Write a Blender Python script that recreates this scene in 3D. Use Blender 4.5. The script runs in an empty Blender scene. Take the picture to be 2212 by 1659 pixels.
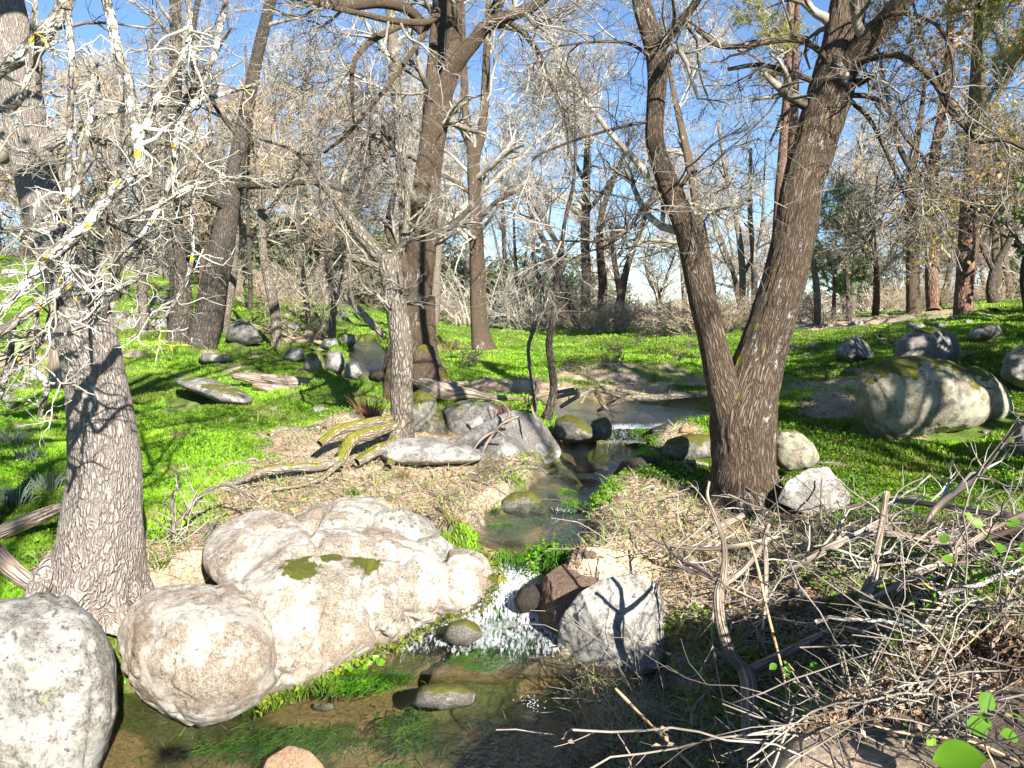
import bpy, math, random
import numpy as np
from mathutils import Vector, Euler

# ------------------------------------------------------------------ camera, world, sun, exposure
S = bpy.context.scene
COL = S.collection
FPX, CX, CY = 1659.0, 1106.0, 829.5            # photograph measured on a 2212 x 1659 grid
PITCH = math.radians(5.2)
CAM = np.array([0.0, 0.0, 1.7])
cd = bpy.data.cameras.new("camera"); cam = bpy.data.objects.new("camera", cd); COL.objects.link(cam)
cam.location = CAM; cam.rotation_euler = (math.radians(90) - PITCH, 0, 0)
cd.sensor_width = 36.0; cd.lens = 27.0; cd.clip_start = 0.05; cd.clip_end = 2000
S.camera = cam

SUN_DIR = Vector((0.38, -0.80, 0.47)).normalized()   # towards the sun
sun_el = math.asin(SUN_DIR.z); sun_az = math.atan2(SUN_DIR.x, SUN_DIR.y)
w = bpy.data.worlds.new("World"); S.world = w; w.use_nodes = True
nt = w.node_tree; bg = nt.nodes["Background"]
sky = nt.nodes.new("ShaderNodeTexSky"); sky.sky_type = 'NISHITA'; sky.sun_disc = False
sky.sun_elevation = sun_el; sky.sun_rotation = sun_az; sky.air_density = 0.85; sky.dust_density = 0.0; sky.ozone_density = 4.5
nt.links.new(sky.outputs[0], bg.inputs[0]); bg.inputs[1].default_value = 0.068
sl = bpy.data.lights.new("sun", 'SUN'); sl.energy = 5.0; sl.angle = math.radians(0.53); sl.color = (1.0, 0.95, 0.86)
so = bpy.data.objects.new("sun", sl); COL.objects.link(so); so.location = (6, -10, 12)
so.rotation_euler = SUN_DIR.to_track_quat('Z', 'Y').to_euler()
S.view_settings.view_transform = 'Standard'; S.view_settings.look = 'None'
S.view_settings.exposure = 1.65; S.view_settings.gamma = 1.0; S.view_settings.use_curve_mapping = False
S.render.engine = 'CYCLES'
S.cycles.max_bounces = 6; S.cycles.transparent_max_bounces = 12; S.cycles.diffuse_bounces = 3
S.cycles.use_denoising = True

rng = np.random.default_rng(7)
random.seed(7)

# ------------------------------------------------------------------ helpers
cp, sp = math.cos(PITCH), math.sin(PITCH)
def ray(px, py):
    a = (np.asarray(px, float) - CX) / FPX; b = -(np.asarray(py, float) - CY) / FPX
    return np.stack([a, cp + b * sp, -sp + b * cp], -1)
def W(px, py, Y):
    d = ray(px, py); t = np.asarray(Y, float) / d[..., 1]
    return CAM + d * t[..., None]
def Wz(px, py, z):
    d = ray(px, py); t = (z - CAM[2]) / d[..., 2]
    return CAM + d * np.asarray(t)[..., None]
def depth_t(px, py, Y):
    return np.asarray(Y, float) / ray(px, py)[..., 1]

def _h(ix, iy, iz, seed):
    with np.errstate(over='ignore'):
        n = (ix.astype(np.int64) * 374761393 + iy.astype(np.int64) * 668265263 + iz.astype(np.int64) * 2147483647 + seed * 974634777) & 0xffffffff
        n = ((n ^ (n >> 13)) * 1274126177) & 0xffffffff
        n = ((n ^ (n >> 16)) * 2246822519) & 0xffffffff
        return ((n ^ (n >> 15)) & 0xffffff) / float(0xffffff)
def vn(p, seed=0):
    p = np.asarray(p, float); i = np.floor(p).astype(np.int64); f = p - i; f = f * f * (3 - 2 * f)
    x, y, z = i[..., 0], i[..., 1], i[..., 2]; fx, fy, fz = f[..., 0], f[..., 1], f[..., 2]
    def l(a, b, t): return a + (b - a) * t
    c = lambda a, b, d: _h(x + a, y + b, z + d, seed)
    return l(l(l(c(0,0,0), c(1,0,0), fx), l(c(0,1,0), c(1,1,0), fx), fy), l(l(c(0,0,1), c(1,0,1), fx), l(c(0,1,1), c(1,1,1), fx), fy), fz)
def fbm(p, octv=4, seed=0):
    p = np.asarray(p, float); s = 0; a = 0.5; t = 0
    for k in range(octv):
        s = s + a * vn(p * (2 ** k) + 17.3 * k, seed + k); t += a; a *= 0.5
    return s / t
def sst(a, b, x):
    t = np.clip((x - a) / (b - a), 0, 1); return t * t * (3 - 2 * t)

def mesh_obj(name, V, F, mat, parent=None, base=None, smooth=True, attrs=None, fcol=None):
    """one mesh object; F: array (n,k) or list of such arrays; V in world space"""
    V = np.asarray(V, float).reshape(-1, 3)
    Fs = [np.asarray(f, np.int64) for f in (F if isinstance(F, list) else [F]) if len(f)]
    org = np.zeros(3)
    if parent is not None: org = np.array(parent['_org']) if '_org' in parent else np.zeros(3)
    elif base is not None: org = np.asarray(base, float)
    me = bpy.data.meshes.new(name)
    me.vertices.add(len(V)); me.vertices.foreach_set("co", (V - org).astype(np.float32).ravel())
    nl = sum(f.size for f in Fs); npol = sum(len(f) for f in Fs)
    me.loops.add(nl); me.polygons.add(npol)
    me.loops.foreach_set("vertex_index", np.concatenate([f.ravel() for f in Fs]).astype(np.int32))
    tot = np.concatenate([np.full(len(f), f.shape[1]) for f in Fs])
    me.polygons.foreach_set("loop_start", np.concatenate([[0], np.cumsum(tot)[:-1]]).astype(np.int32))
    me.polygons.foreach_set("use_smooth", np.full(npol, smooth))
    me.update(calc_edges=True)
    for k, a in (attrs or {}).items():
        a = np.asarray(a, np.float32)
        if a.ndim == 1: at = me.attributes.new(k, 'FLOAT', 'POINT'); at.data.foreach_set("value", a)
        elif a.shape[1] == 3: at = me.attributes.new(k, 'FLOAT_VECTOR', 'POINT'); at.data.foreach_set("vector", a.ravel())
        else: at = me.attributes.new(k, 'FLOAT_COLOR', 'POINT'); at.data.foreach_set("color", a.ravel())
    if mat is not None: me.materials.append(mat)
    o = bpy.data.objects.new(name, me); COL.objects.link(o)
    if parent is not None: o.parent = parent
    elif base is not None: o.location = org
    return o
ORG = {}
def tag(o, label=None, cat=None, group=None, kind=None):
    if label: o['label'] = label
    if cat: o['category'] = cat
    if group: o['group'] = group
    if kind: o['kind'] = kind
    return o
class Root:
    """an Empty at a thing's base; parts are given in world space"""
    def __init__(s, name, label, cat, loc, group=None):
        s.o = bpy.data.objects.new(name, None); COL.objects.link(s.o); s.loc = np.asarray(loc, float)
        s.o.location = s.loc; s.o.empty_display_size = 0.1; tag(s.o, label, cat, group)
    def part(s, name, V, F, mat, under=None, kind=None, label=None, **k):
        o = mesh_obj(name, np.asarray(V).reshape(-1, 3) - s.loc, F, mat, **k); o.parent = under or s.o
        if kind: o['kind'] = kind
        if label: o['label'] = label
        return o
def dup(root, loc, rz=0.0, sc=1.0, label=None):
    r = root.copy(); COL.objects.link(r); r.location = loc; r.rotation_euler = (0, 0, rz); r.scale = (sc,) * 3
    if label: r['label'] = label
    for ch in list(root.children):
        c = ch.copy(); COL.objects.link(c); c.parent = r
    return r

def tubes(P, R, k=6, cap=False):
    """P (m,n,3), R (m,n) -> V, F, bark-space coordinates"""
    P = np.asarray(P, float); R = np.asarray(R, float)
    if P.ndim == 2: P = P[None]; R = R[None]
    m, n, _ = P.shape
    T = np.gradient(P, axis=1); T /= np.linalg.norm(T, axis=2, keepdims=True) + 1e-9
    D = P[:, -1] - P[:, 0]; D = D / (np.linalg.norm(D, axis=1, keepdims=True) + 1e-9)
    ax = np.eye(3)[np.argmin(np.abs(D), axis=1)]
    A = np.cross(T, ax[:, None]); A /= np.linalg.norm(A, axis=2, keepdims=True) + 1e-9
    B = np.cross(T, A)
    th = np.arange(k) * 2 * np.pi / k
    V = P[:, :, None] + R[:, :, None, None] * (A[:, :, None] * np.cos(th)[None, None, :, None] + B[:, :, None] * np.sin(th)[None, None, :, None])
    L = np.concatenate([np.zeros((m, 1)), np.cumsum(np.linalg.norm(np.diff(P, axis=1), axis=2), axis=1)], 1)
    r0 = R[:, :1].repeat(n, 1)
    bc = np.stack([np.cos(th)[None, None] * r0[..., None], np.sin(th)[None, None] * r0[..., None], L[..., None] + 0 * th], -1)
    i = np.arange(m)[:, None, None] * n * k; j = np.arange(n - 1)[None, :, None] * k; q = np.arange(k)[None, None]
    q2 = (q + 1) % k
    F = np.stack([i + j + q, i + j + q2, i + j + k + q2, i + j + k + q], -1).reshape(-1, 4)
    out = [F]
    if cap:
        out.append((np.arange(m)[:, None] * n * k + np.arange(k)[::-1][None]))
        out.append((np.arange(m)[:, None] * n * k + (n - 1) * k + np.arange(k)[None]))
    return V.reshape(-1, 3), (out if cap else F), bc.reshape(-1, 3)
def merge(parts):
    Vs, Fs, Bs, o = [], {}, [], 0
    for p in parts:
        V, F = p[0], p[1]
        for f in (F if isinstance(F, list) else [F]):
            Fs.setdefault(f.shape[1], []).append(f + o)
        Vs.append(V); Bs.append(p[2] if len(p) > 2 else np.zeros((len(V), 3))); o += len(V)
    return np.concatenate(Vs), [np.concatenate(v) for v in Fs.values()], np.concatenate(Bs)
def smooth_path(pts, n):
    """Catmull-Rom through rows, n samples by arc length"""
    p = np.asarray(pts, float)
    if len(p) == 2: return p[0] + (p[1] - p[0]) * np.linspace(0, 1, n)[:, None]
    q = np.concatenate([[2 * p[0] - p[1]], p, [2 * p[-1] - p[-2]]])
    out = []
    for i in range(len(p) - 1):
        t = np.linspace(0, 1, 12, endpoint=False)[:, None]
        a, b, c, d = q[i], q[i + 1], q[i + 2], q[i + 3]
        out.append(0.5 * ((2 * b) + (c - a) * t + (2 * a - 5 * b + 4 * c - d) * t ** 2 + (3 * b - a - 3 * c + d) * t ** 3))
    out.append(p[-1:]); r = np.concatenate(out)
    L = np.concatenate([[0], np.cumsum(np.linalg.norm(np.diff(r[:, :3], axis=0), axis=1))]); s = np.linspace(0, L[-1], n)
    return np.stack([np.interp(s, L, r[:, j]) for j in range(r.shape[1])], 1)
def traced(pts, n=40):
    """rows (px, py, width px, Y) -> world points and radii"""
    p = smooth_path([(x, y, wd, Y) for x, y, wd, Y in pts], n)
    P = W(p[:, 0], p[:, 1], p[:, 3]); R = p[:, 2] / 2 / FPX * depth_t(p[:, 0], p[:, 1], p[:, 3])
    return P, np.maximum(R, 0.0015)

def spawn(P, R, n, t0, t1, ang, L, nseg, wig=.25, up=0.0, rf=.6, rmin=.003, rmax=9, tip=.35, out=None, ltaper=.5, R_=rng):
    """n children on each parent polyline"""
    m, k, _ = P.shape
    idx = np.repeat(np.arange(m), n); t = R_.uniform(t0, t1, m * n); f = t * (k - 1); i = np.minimum(f.astype(int), k - 2); f = (f - i)[:, None]
    a, b = P[idx, i], P[idx, i + 1]; pos = a + (b - a) * f; tan = (b - a) / (np.linalg.norm(b - a, axis=1, keepdims=True) + 1e-9)
    r = (R[idx, i] * (1 - f[:, 0]) + R[idx, i + 1] * f[:, 0])
    q = R_.normal(size=(m * n, 3)); q -= (q * tan).sum(1, keepdims=True) * tan; q /= np.linalg.norm(q, axis=1, keepdims=True) + 1e-9
    an = np.radians(ang) * R_.uniform(.6, 1.3, m * n)[:, None]
    d = tan * np.cos(an) + q * np.sin(an); d[:, 2] += up * .5
    if out is not None: d += np.asarray(out)
    d /= np.linalg.norm(d, axis=1, keepdims=True)
    Lc = L * R_.uniform(.45, 1.2, m * n) * (1 - ltaper * t); rr = np.clip(r * rf * R_.uniform(.7, 1.1, m * n), rmin, rmax)
    pts = [pos]
    for s in range(nseg):
        d = d + R_.normal(size=d.shape) * wig; d[:, 2] += up * .35; d /= np.linalg.norm(d, axis=1, keepdims=True)
        pts.append(pts[-1] + d * (Lc / nseg)[:, None])
    PP = np.stack(pts, 1); tt = np.linspace(0, 1, nseg + 1)[None]
    RR = rr[:, None] * (1 - tt * (1 - tip)); RR = np.maximum(RR, rmin * .6)
    return PP, RR

# ------------------------------------------------------------------ materials
def new_mat(name):
    m = bpy.data.materials.new(name); m.use_nodes = True; n = m.node_tree; n.nodes.clear()
    out = n.nodes.new("ShaderNodeOutputMaterial"); b = n.nodes.new("ShaderNodeBsdfPrincipled"); n.links.new(b.outputs[0], out.inputs[0])
    b.inputs['Roughness'].default_value = .85; b.inputs['Specular IOR Level'].default_value = .25
    return m, n, b, out
def N(n, t, **k):
    x = n.nodes.new(t)
    for a, v in k.items():
        if a in x.inputs: x.inputs[a].default_value = v
        else: setattr(x, a, v)
    return x
def ramp(n, stops, src=None):
    r = n.nodes.new("ShaderNodeValToRGB"); e = r.color_ramp.elements
    while len(e) < len(stops): e.new(.5)
    for i, (p, c) in enumerate(stops):
        e[i].position = p; e[i].color = (*c, 1) if not isinstance(c, (int, float)) else (c, c, c, 1)
    if src is not None: n.links.new(src, r.inputs[0])
    return r
def noise(n, vec, scale, detail=4, rough=.55, dist=0):
    x = n.nodes.new("ShaderNodeTexNoise"); x.inputs['Scale'].default_value = scale; x.inputs['Detail'].default_value = detail
    x.inputs['Roughness'].default_value = rough; x.inputs['Distortion'].default_value = dist
    if vec is not None: n.links.new(vec, x.inputs['Vector'])
    return x
def mix(n, fac, a, b, mode='MIX'):
    x = n.nodes.new("ShaderNodeMix"); x.data_type = 'RGBA'; x.blend_type = mode
    for s, v in ((0, fac), (6, a), (7, b)):
        if hasattr(v, 'is_output') or isinstance(v, bpy.types.NodeSocket): n.links.new(v, x.inputs[s])
        elif s == 0: x.inputs[0].default_value = v
        else: x.inputs[s].default_value = (*v, 1)
    return x.outputs[2]
def bump(n, b, h, dist=.02, st=.6, prev=None):
    x = n.nodes.new("ShaderNodeBump"); x.inputs['Distance'].default_value = dist; x.inputs['Strength'].default_value = st
    n.links.new(h, x.inputs['Height'])
    if prev is not None: n.links.new(prev, x.inputs['Normal'])
    n.links.new(x.outputs[0], b.inputs['Normal']); return x.outputs[0]
def mapped(n, src, sc):
    x = n.nodes.new("ShaderNodeMapping"); x.inputs['Scale'].default_value = sc; n.links.new(src, x.inputs[0]); return x.outputs[0]

def bark_mat(name, dark, light, lichen=.3, lcol=(.62, .6, .52), fiss=26, stretch=.22, moss=0.0, spec_yel=0.0, groove=.45):
    m, n, b, o = new_mat(name)
    at = N(n, "ShaderNodeAttribute", attribute_name="bark"); v = at.outputs['Vector']
    vs = mapped(n, v, (1, 1, stretch))
    wn = noise(n, vs, fiss * .5, 3); wv = N(n, "ShaderNodeVectorMath", operation='MULTIPLY_ADD'); n.links.new(wn.outputs['Color'], wv.inputs[0]); wv.inputs[1].default_value = (.09, .09, .09); n.links.new(vs, wv.inputs[2])
    vo = N(n, "ShaderNodeTexVoronoi", feature='DISTANCE_TO_EDGE', Scale=fiss); n.links.new(wv.outputs[0], vo.inputs['Vector'])
    n1 = noise(n, vs, fiss * 1.6, 6, .7); n2 = noise(n, v, 6, 3)
    hgt = ramp(n, [(0, 0), (.28, 1)], vo.outputs['Distance'])
    c = mix(n, n1.outputs[0], dark, light)
    c = mix(n, ramp(n, [(.35, 0), (.7, 1)], n2.outputs[0]).outputs[0], c, tuple(x * .72 for x in light))
    c = mix(n, hgt.outputs[0], tuple(x * groove for x in dark), c)
    st_ = noise(n, v, 1.6, 5, .65); c = mix(n, ramp(n, [(.35, 0), (.65, .55)], st_.outputs[0]).outputs[0], c, tuple(x * 1.25 for x in dark))
    if lichen > 0:
        l1 = noise(n, v, 15, 9, .82, .0); l2 = noise(n, v, 2.6, 2)
        ad = N(n, "ShaderNodeMath", operation='MULTIPLY_ADD'); n.links.new(l2.outputs[0], ad.inputs[0]); ad.inputs[1].default_value = .55; n.links.new(l1.outputs[0], ad.inputs[2])
        f = ramp(n, [(1.0 - lichen * .24, 0), (1.035 - lichen * .24, 1)], ad.outputs[0])
        c = mix(n, f.outputs[0], c, lcol)
    if spec_yel > 0:
        y1 = noise(n, v, 9, 4, .6); f = ramp(n, [(.72 - spec_yel * .1, 0), (.74 - spec_yel * .1, 1)], y1.outputs[0]); c = mix(n, f.outputs[0], c, (.75, .5, .03))
    if moss > 0:
        g = N(n, "ShaderNodeNewGeometry"); sx = N(n, "ShaderNodeSeparateXYZ"); n.links.new(g.outputs['Normal'], sx.inputs[0])
        mn = noise(n, v, 7, 5, .6); a2 = N(n, "ShaderNodeMath", operation='MULTIPLY_ADD'); n.links.new(sx.outputs[2], a2.inputs[0]); a2.inputs[1].default_value = .3; n.links.new(mn.outputs[0], a2.inputs[2])
        f = ramp(n, [(.8 - moss * .3, 0), (.88 - moss * .3, 1)], a2.outputs[0]); c = mix(n, f.outputs[0], c, (.17, .17, .02))
    n.links.new(c, b.inputs['Base Color'])
    hh = N(n, "ShaderNodeMath", operation='MULTIPLY_ADD'); n.links.new(n1.outputs[0], hh.inputs[0]); hh.inputs[1].default_value = .6; n.links.new(hgt.outputs[0], hh.inputs[2])
    bump(n, b, hh.outputs[0], .018, .9)
    return m
def twig_mat(name, a, c_, sc=3.0, yel=0):
    m, n, b, o = new_mat(name); g = N(n, "ShaderNodeTexCoord")
    x = noise(n, g.outputs['Object'], sc, 3, .6); c = mix(n, ramp(n, [(.38, 0), (.62, 1)], x.outputs[0]).outputs[0], a, c_)
    if yel:
        y = noise(n, g.outputs['Object'], 11, 2, .5); c = mix(n, ramp(n, [(yel, 0), (yel + .02, 1)], y.outputs[0]).outputs[0], c, (.78, .55, .03))
    n.links.new(c, b.inputs['Base Color']); return m
def leaf_mat(name, a, c_, trans=.35, sc=9.0, gloss=.5):
    m, n, b, o = new_mat(name); g = N(n, "ShaderNodeTexCoord"); x = noise(n, g.outputs['Object'], sc, 2)
    c = mix(n, ramp(n, [(.35, 0), (.65, 1)], x.outputs[0]).outputs[0], a, c_)
    n.links.new(c, b.inputs['Base Color']); b.inputs['Roughness'].default_value = gloss
    tr = N(n, "ShaderNodeBsdfTranslucent"); n.links.new(c, tr.inputs[0]); ms = N(n, "ShaderNodeMixShader"); ms.inputs[0].default_value = trans
    n.links.new(b.outputs[0], ms.inputs[1]); n.links.new(tr.outputs[0], ms.inputs[2]); n.links.new(ms.outputs[0], o.inputs[0]); return m
def blade_mat(name, trans=.35):
    m, n, b, o = new_mat(name); at = N(n, "ShaderNodeAttribute", attribute_name="tint")
    n.links.new(at.outputs['Color'], b.inputs['Base Color']); b.inputs['Roughness'].default_value = .6
    tr = N(n, "ShaderNodeBsdfTranslucent"); n.links.new(at.outputs['Color'], tr.inputs[0]); ms = N(n, "ShaderNodeMixShader"); ms.inputs[0].default_value = trans
    n.links.new(b.outputs[0], ms.inputs[1]); n.links.new(tr.outputs[0], ms.inputs[2]); n.links.new(ms.outputs[0], o.inputs[0]); return m
def rock_mat(name, base=(.26, .24, .21), pale=(.45, .44, .40), plim=.5, moss=.0, dark=.0, warm=.0, ylich=.3):
    m, n, b, o = new_mat(name); g = N(n, "ShaderNodeTexCoord"); v = g.outputs['Object']
    sp_ = noise(n, v, 95, 3, .8); c = mix(n, ramp(n, [(.4, 0), (.6, 1)], sp_.outputs[0]).outputs[0], tuple(x * .5 for x in base), tuple(min(1, x * 1.3) for x in base))
    l1 = noise(n, v, 5, 9, .72, .3); c = mix(n, ramp(n, [(plim, 0), (plim + .1, 1)], l1.outputs[0]).outputs[0], c, pale)
    d1 = noise(n, v, 26, 7, .75); c = mix(n, ramp(n, [(.60 - dark * .1, 0), (.68 - dark * .1, .85)], d1.outputs[0]).outputs[0], c, (.07, .062, .055))
    y1 = noise(n, v, 9, 8, .7, .2); c = mix(n, ramp(n, [(.66 - ylich * .1, 0), (.7 - ylich * .1, .75)], y1.outputs[0]).outputs[0], c, (.34, .35, .19))
    if warm: c = mix(n, ramp(n, [(.42, 0), (.6, warm)], noise(n, v, 2.2, 5, .6).outputs[0]).outputs[0], c, (base[0] * 1.15, base[1] * .8, base[2] * .5))
    ge = N(n, "ShaderNodeNewGeometry"); sx = N(n, "ShaderNodeSeparateXYZ"); n.links.new(ge.outputs['Normal'], sx.inputs[0])
    bh = noise(n, v, 30, 9, .85); b2 = noise(n, v, 7, 5, .6)
    hm = N(n, 'ShaderNodeMath', operation='MULTIPLY_ADD'); n.links.new(b2.outputs[0], hm.inputs[0]); hm.inputs[1].default_value = 1.6; n.links.new(bh.outputs[0], hm.inputs[2])
    bb = bump(n, b, hm.outputs[0], .03, .9)
    if moss > 0:
        mn = noise(n, v, 3.2, 7, .65); a2 = N(n, "ShaderNodeMath", operation='MULTIPLY_ADD'); n.links.new(sx.outputs[2], a2.inputs[0]); a2.inputs[1].default_value = .35; n.links.new(mn.outputs[0], a2.inputs[2])
        f = ramp(n, [(.98 - moss * .35, 0), (1.02 - moss * .35, 1)], a2.outputs[0])
        mc = mix(n, noise(n, v, 30, 4, .7).outputs[0], (.05, .06, .012), (.19, .18, .035)); c = mix(n, f.outputs[0], c, mc)
    at = N(n, "ShaderNodeAttribute", attribute_name="moss"); mf = N(n, "ShaderNodeMath", operation='MULTIPLY_ADD'); n.links.new(noise(n, v, 22, 6, .7).outputs[0], mf.inputs[0]); mf.inputs[1].default_value = .9; n.links.new(at.outputs['Fac'], mf.inputs[2])
    f = ramp(n, [(.85, 0), (.92, 1)], mf.outputs[0]); c = mix(n, f.outputs[0], c, mix(n, noise(n, v, 60, 3, .7).outputs[0], (.05, .06, .01), (.17, .17, .025)))
    n.links.new(c, b.inputs['Base Color']); return m
# ------------------------------------------------------------------ terrain
A = []   # anchors: world x, y, z
def az(px, py, z): A.append(Wz(px, py, z))
def aY(px, py, Y): A.append(W(px, py, Y))
for px, py, z in [(200,1275,.12),(30,1230,.18),(60,1130,.24),(100,1050,.3),(80,900,.5),(-300,1000,.5),(-300,1300,.3),(400,1100,.2),(400,1180,.12),(330,1300,.02),(430,1020,.3),(400,950,.38),(400,830,.62),
                  (700,900,.46),(620,850,.6),(870,905,.5),(700,1000,.33),(950,1050,.24),(1050,1110,.16),(740,1120,.16),(560,1060,.25),(900,1150,.1),(900,975,.36),(1100,980,.3),(1050,900,.48),
                  (1600,1080,.22),(1420,1090,.22),(1330,1120,.14),(1350,1200,.06),(1480,1170,.1),(1750,1130,.2),(1900,1000,.36),(2150,1000,.42),(1950,955,.46),(2200,1090,.4),(2000,860,.75),(2000,745,1.2),
                  (1780,900,.55),(1760,800,.82),(1300,850,.58),(1200,840,.62),(1500,865,.6),(1500,800,.82),(1250,790,.82),(1450,920,.5),
                  (1700,1260,.05),(2000,1200,.26),(2212,1200,.42),(2000,1400,-.05),(1850,1450,-.15),(1500,1420,-.22),(1420,1600,-.35),(1650,1500,-.25),(1300,1510,-.42),(1250,1420,-.38),(1400,1520,-.38),(1340,1500,-.42),
                  (900,1230,.02),(700,1250,.05),(600,1330,-.1),(430,1300,0),(400,1450,-.38),(250,1500,-.42)]:
    az(px, py, z)
for px, py, Y in [(430,745,15),(330,700,18),(250,650,21),(600,690,20),(100,600,26),(0,560,32),(700,720,19),(620,640,34),(870,700,24),(1040,757,17),(1150,735,22),(1300,728,25),(1500,722,26),(1650,712,24),(1800,692,23),(2000,672,22),(2180,658,21),
                  (950,705,34),(1200,704,40),(1450,700,40),(1750,690,38),(2150,668,38),(2600,620,30),(-500,540,32),(100,560,50),(700,622,75),(1150,692,90),(1500,690,85),(2100,672,80),(-900,500,80),(3000,600,80),(-900,520,180),(1106,672,200),(3000,640,200),(700,612,180)]:
    aY(px, py, Y)
A += [np.array(p) for p in [(0,-1,.06),(0,.6,.04),(-.5,1.6,-.2),(1.2,.8,.35),(-2.5,1,.2),(3,0,.5),(-6,0,.6),(6,0,.9),(-3.5,3,.35),(4.5,3.5,.62),(0,-8,.3),(-12,-6,1),(12,-6,1.6),(9,7,1.0),(-9,7,.9),(-1.6,2.6,-.35)]]
A = np.array(A)
def tps_fit(xy, z, lam=.02):
    n = len(xy); r = np.linalg.norm(xy[:, None] - xy[None], axis=2); K = np.where(r > 0, r ** 2 * np.log(r + 1e-12), 0) + lam * np.eye(n)
    P = np.c_[np.ones(n), xy]; M = np.block([[K, P], [P.T, np.zeros((3, 3))]])
    return np.linalg.solve(M, np.r_[z, 0, 0, 0])
wxy = lambda q: np.stack([q[..., 0], q[..., 1]], -1) / (1 + .012 * np.linalg.norm(q[..., :2], axis=-1, keepdims=True))   # squeeze far distances
_c = tps_fit(wxy(A), A[:, 2]); _axy = wxy(A)
def base_z(x, y):
    q = wxy(np.stack([x, y], -1)); sh = q.shape[:-1]; q = q.reshape(-1, 2); o = np.zeros(len(q))
    for s in range(0, len(q), 20000):
        e = q[s:s + 20000]; r2 = ((e[:, None] - _axy[None]) ** 2).sum(2); o[s:s + 20000] = (.5 * r2 * np.log(r2 + 1e-12)) @ _c[:-3] + _c[-3] + e @ _c[-2:]
    return o.reshape(sh)

# stream: stations (left px, right px, py, water level)
ST1 = [(120,1260,1900,-.42),(200,1250,1760,-.42),(150,1230,1659,-.41),(190,1225,1570,-.40),(300,1200,1500,-.40),(520,1200,1462,-.29),(700,1190,1400,-.275),(960,1160,1340,-.26),(1020,1130,1312,-.2),(1075,1165,1250,-.12),(1062,1225,1222,-.05),
       (1062,1255,1180,.06),(1040,1255,1150,.06),(1065,1250,1112,.065),(1160,1250,1096,.11),(1150,1310,1060,.12),(1190,1335,1020,.13),(1215,1365,1002,.17),(1215,1440,965,.18),(1290,1400,950,.185),(1296,1410,927,.40),(1215,1530,908,.42),(1190,1530,886,.43)]
ST2 = [(760,850,835,.70),(745,830,812,.82),(765,832,792,.92),(765,830,775,1.0),(765,820,758,1.05),(775,805,745,1.12),(770,800,738,1.15)]
def stations(ST):
    l = np.array([Wz(a, y, z) for a, b, y, z in ST]); r = np.array([Wz(b, y, z) for a, b, y, z in ST]); return l, r
SL1, SR1 = stations(ST1); SL2, SR2 = stations(ST2)
# the upper pool bends away to the left behind the middle tree and joins the upper cascade
SLm = np.array([(.3,10.6,.45),(-.9,10.6,.5),(-1.7,10.7,.6)]); SRm = np.array([(1.3,10.9,.45),(-.5,11.3,.5),(-1.5,11.2,.62)])
SL = np.concatenate([SL1, SLm, SL2]); SR = np.concatenate([SR1, SRm, SR2])
def channel(x, y):
    """signed distance outside the channel, water level"""
    best = np.full(x.shape, 1e9); lev = np.zeros(x.shape)
    C = (SL + SR) / 2; H = np.linalg.norm(SR[:, :2] - SL[:, :2], axis=1) / 2
    for i in range(len(C) - 1):
        a, b = C[i, :2], C[i + 1, :2]; ab = b - a; t = np.clip(((x - a[0]) * ab[0] + (y - a[1]) * ab[1]) / (ab @ ab + 1e-9), 0, 1)
        # distance measured across the channel
        dx = x - (a[0] + t * ab[0]); dy = y - (a[1] + t * ab[1]); d = np.hypot(dx, dy) - (H[i] + t * (H[i + 1] - H[i]))
        u = d < best; best = np.where(u, d, best); lev = np.where(u, C[i, 2] + t * (C[i + 1, 2] - C[i, 2]), lev)
    return best, lev
def build_z(x, y):
    z = base_z(x, y)
    R = np.hypot(x, y)
    nz = (fbm(np.stack([x * 1.1, y * 1.1, 0 * x], -1), 4, 3) - .5) * .16 + (fbm(np.stack([x * 6, y * 6, 0 * x], -1), 3, 9) - .5) * .05
    # steep near bank at lower right: its crest line keeps the ditch behind it in shade
    cl = np.array([(.35, 1.25), (.62, 1.75), (.78, 2.0), (1.02, 2.2), (1.4, 2.5), (1.85, 2.8), (2.5, 3.1), (3.4, 3.3)]); sd = np.full(np.shape(x), 1e9)
    for a, b in zip(cl[:-1], cl[1:]):
        ab = b - a; t = np.clip(((x - a[0]) * ab[0] + (y - a[1]) * ab[1]) / (ab @ ab), 0, 1); dx, dy = x - a[0] - t * ab[0], y - a[1] - t * ab[1]; dd = np.hypot(dx, dy); sg = np.sign(dx * ab[1] - dy * ab[0])
        sd = np.where(dd < np.abs(sd), dd * sg, sd)
    zc = .50 + .07 * np.clip(x, 0, 3) + .15 * sst(1.0, 1.7, x) - 1.1 * sst(.02, -.5, sd) - 1.2 * sst(.9, 1.8, sd)
    z = np.where((y > .6) & (y < 4.2) & (x > 0) & (x < 4), np.maximum(z, zc), z)
    z = z + nz * np.clip(R / 6, .5, 3)
    m = (y > 1) & (y < 18) & (np.abs(x) < 6)
    d, lev = channel(x, y)
    zo = np.maximum(z, lev + .03 + .12 * sst(0, .3, d)); zz = np.where(d < .6, zo + (z - zo) * sst(.3, .6, d), z)
    k = sst(-.02, .16, d); bed = lev - .05 - .16 * sst(0, .35, -d) + nz * .7
    out = bed + (zz - bed) * k
    return np.where(m, out, z), np.where(m, d, 9.)
def axis_pts(c0, c1, st, far0, far1, g):
    p = list(np.arange(c0, c1, st)); s = st; q = c1
    while q < far1: p.append(q); s *= g; q += s
    s = st; q = c0 - st; pre = []
    while q > far0: pre.append(q); s *= g; q -= s
    return np.array(pre[::-1] + p)
GX = axis_pts(-4.2, 4.6, .04, -240, 260, 1.055); GY = axis_pts(1.6, 12.5, .042, -30, 300, 1.04)
XX, YY = np.meshgrid(GX, GY); ZZ, DD = build_z(XX, YY)
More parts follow.
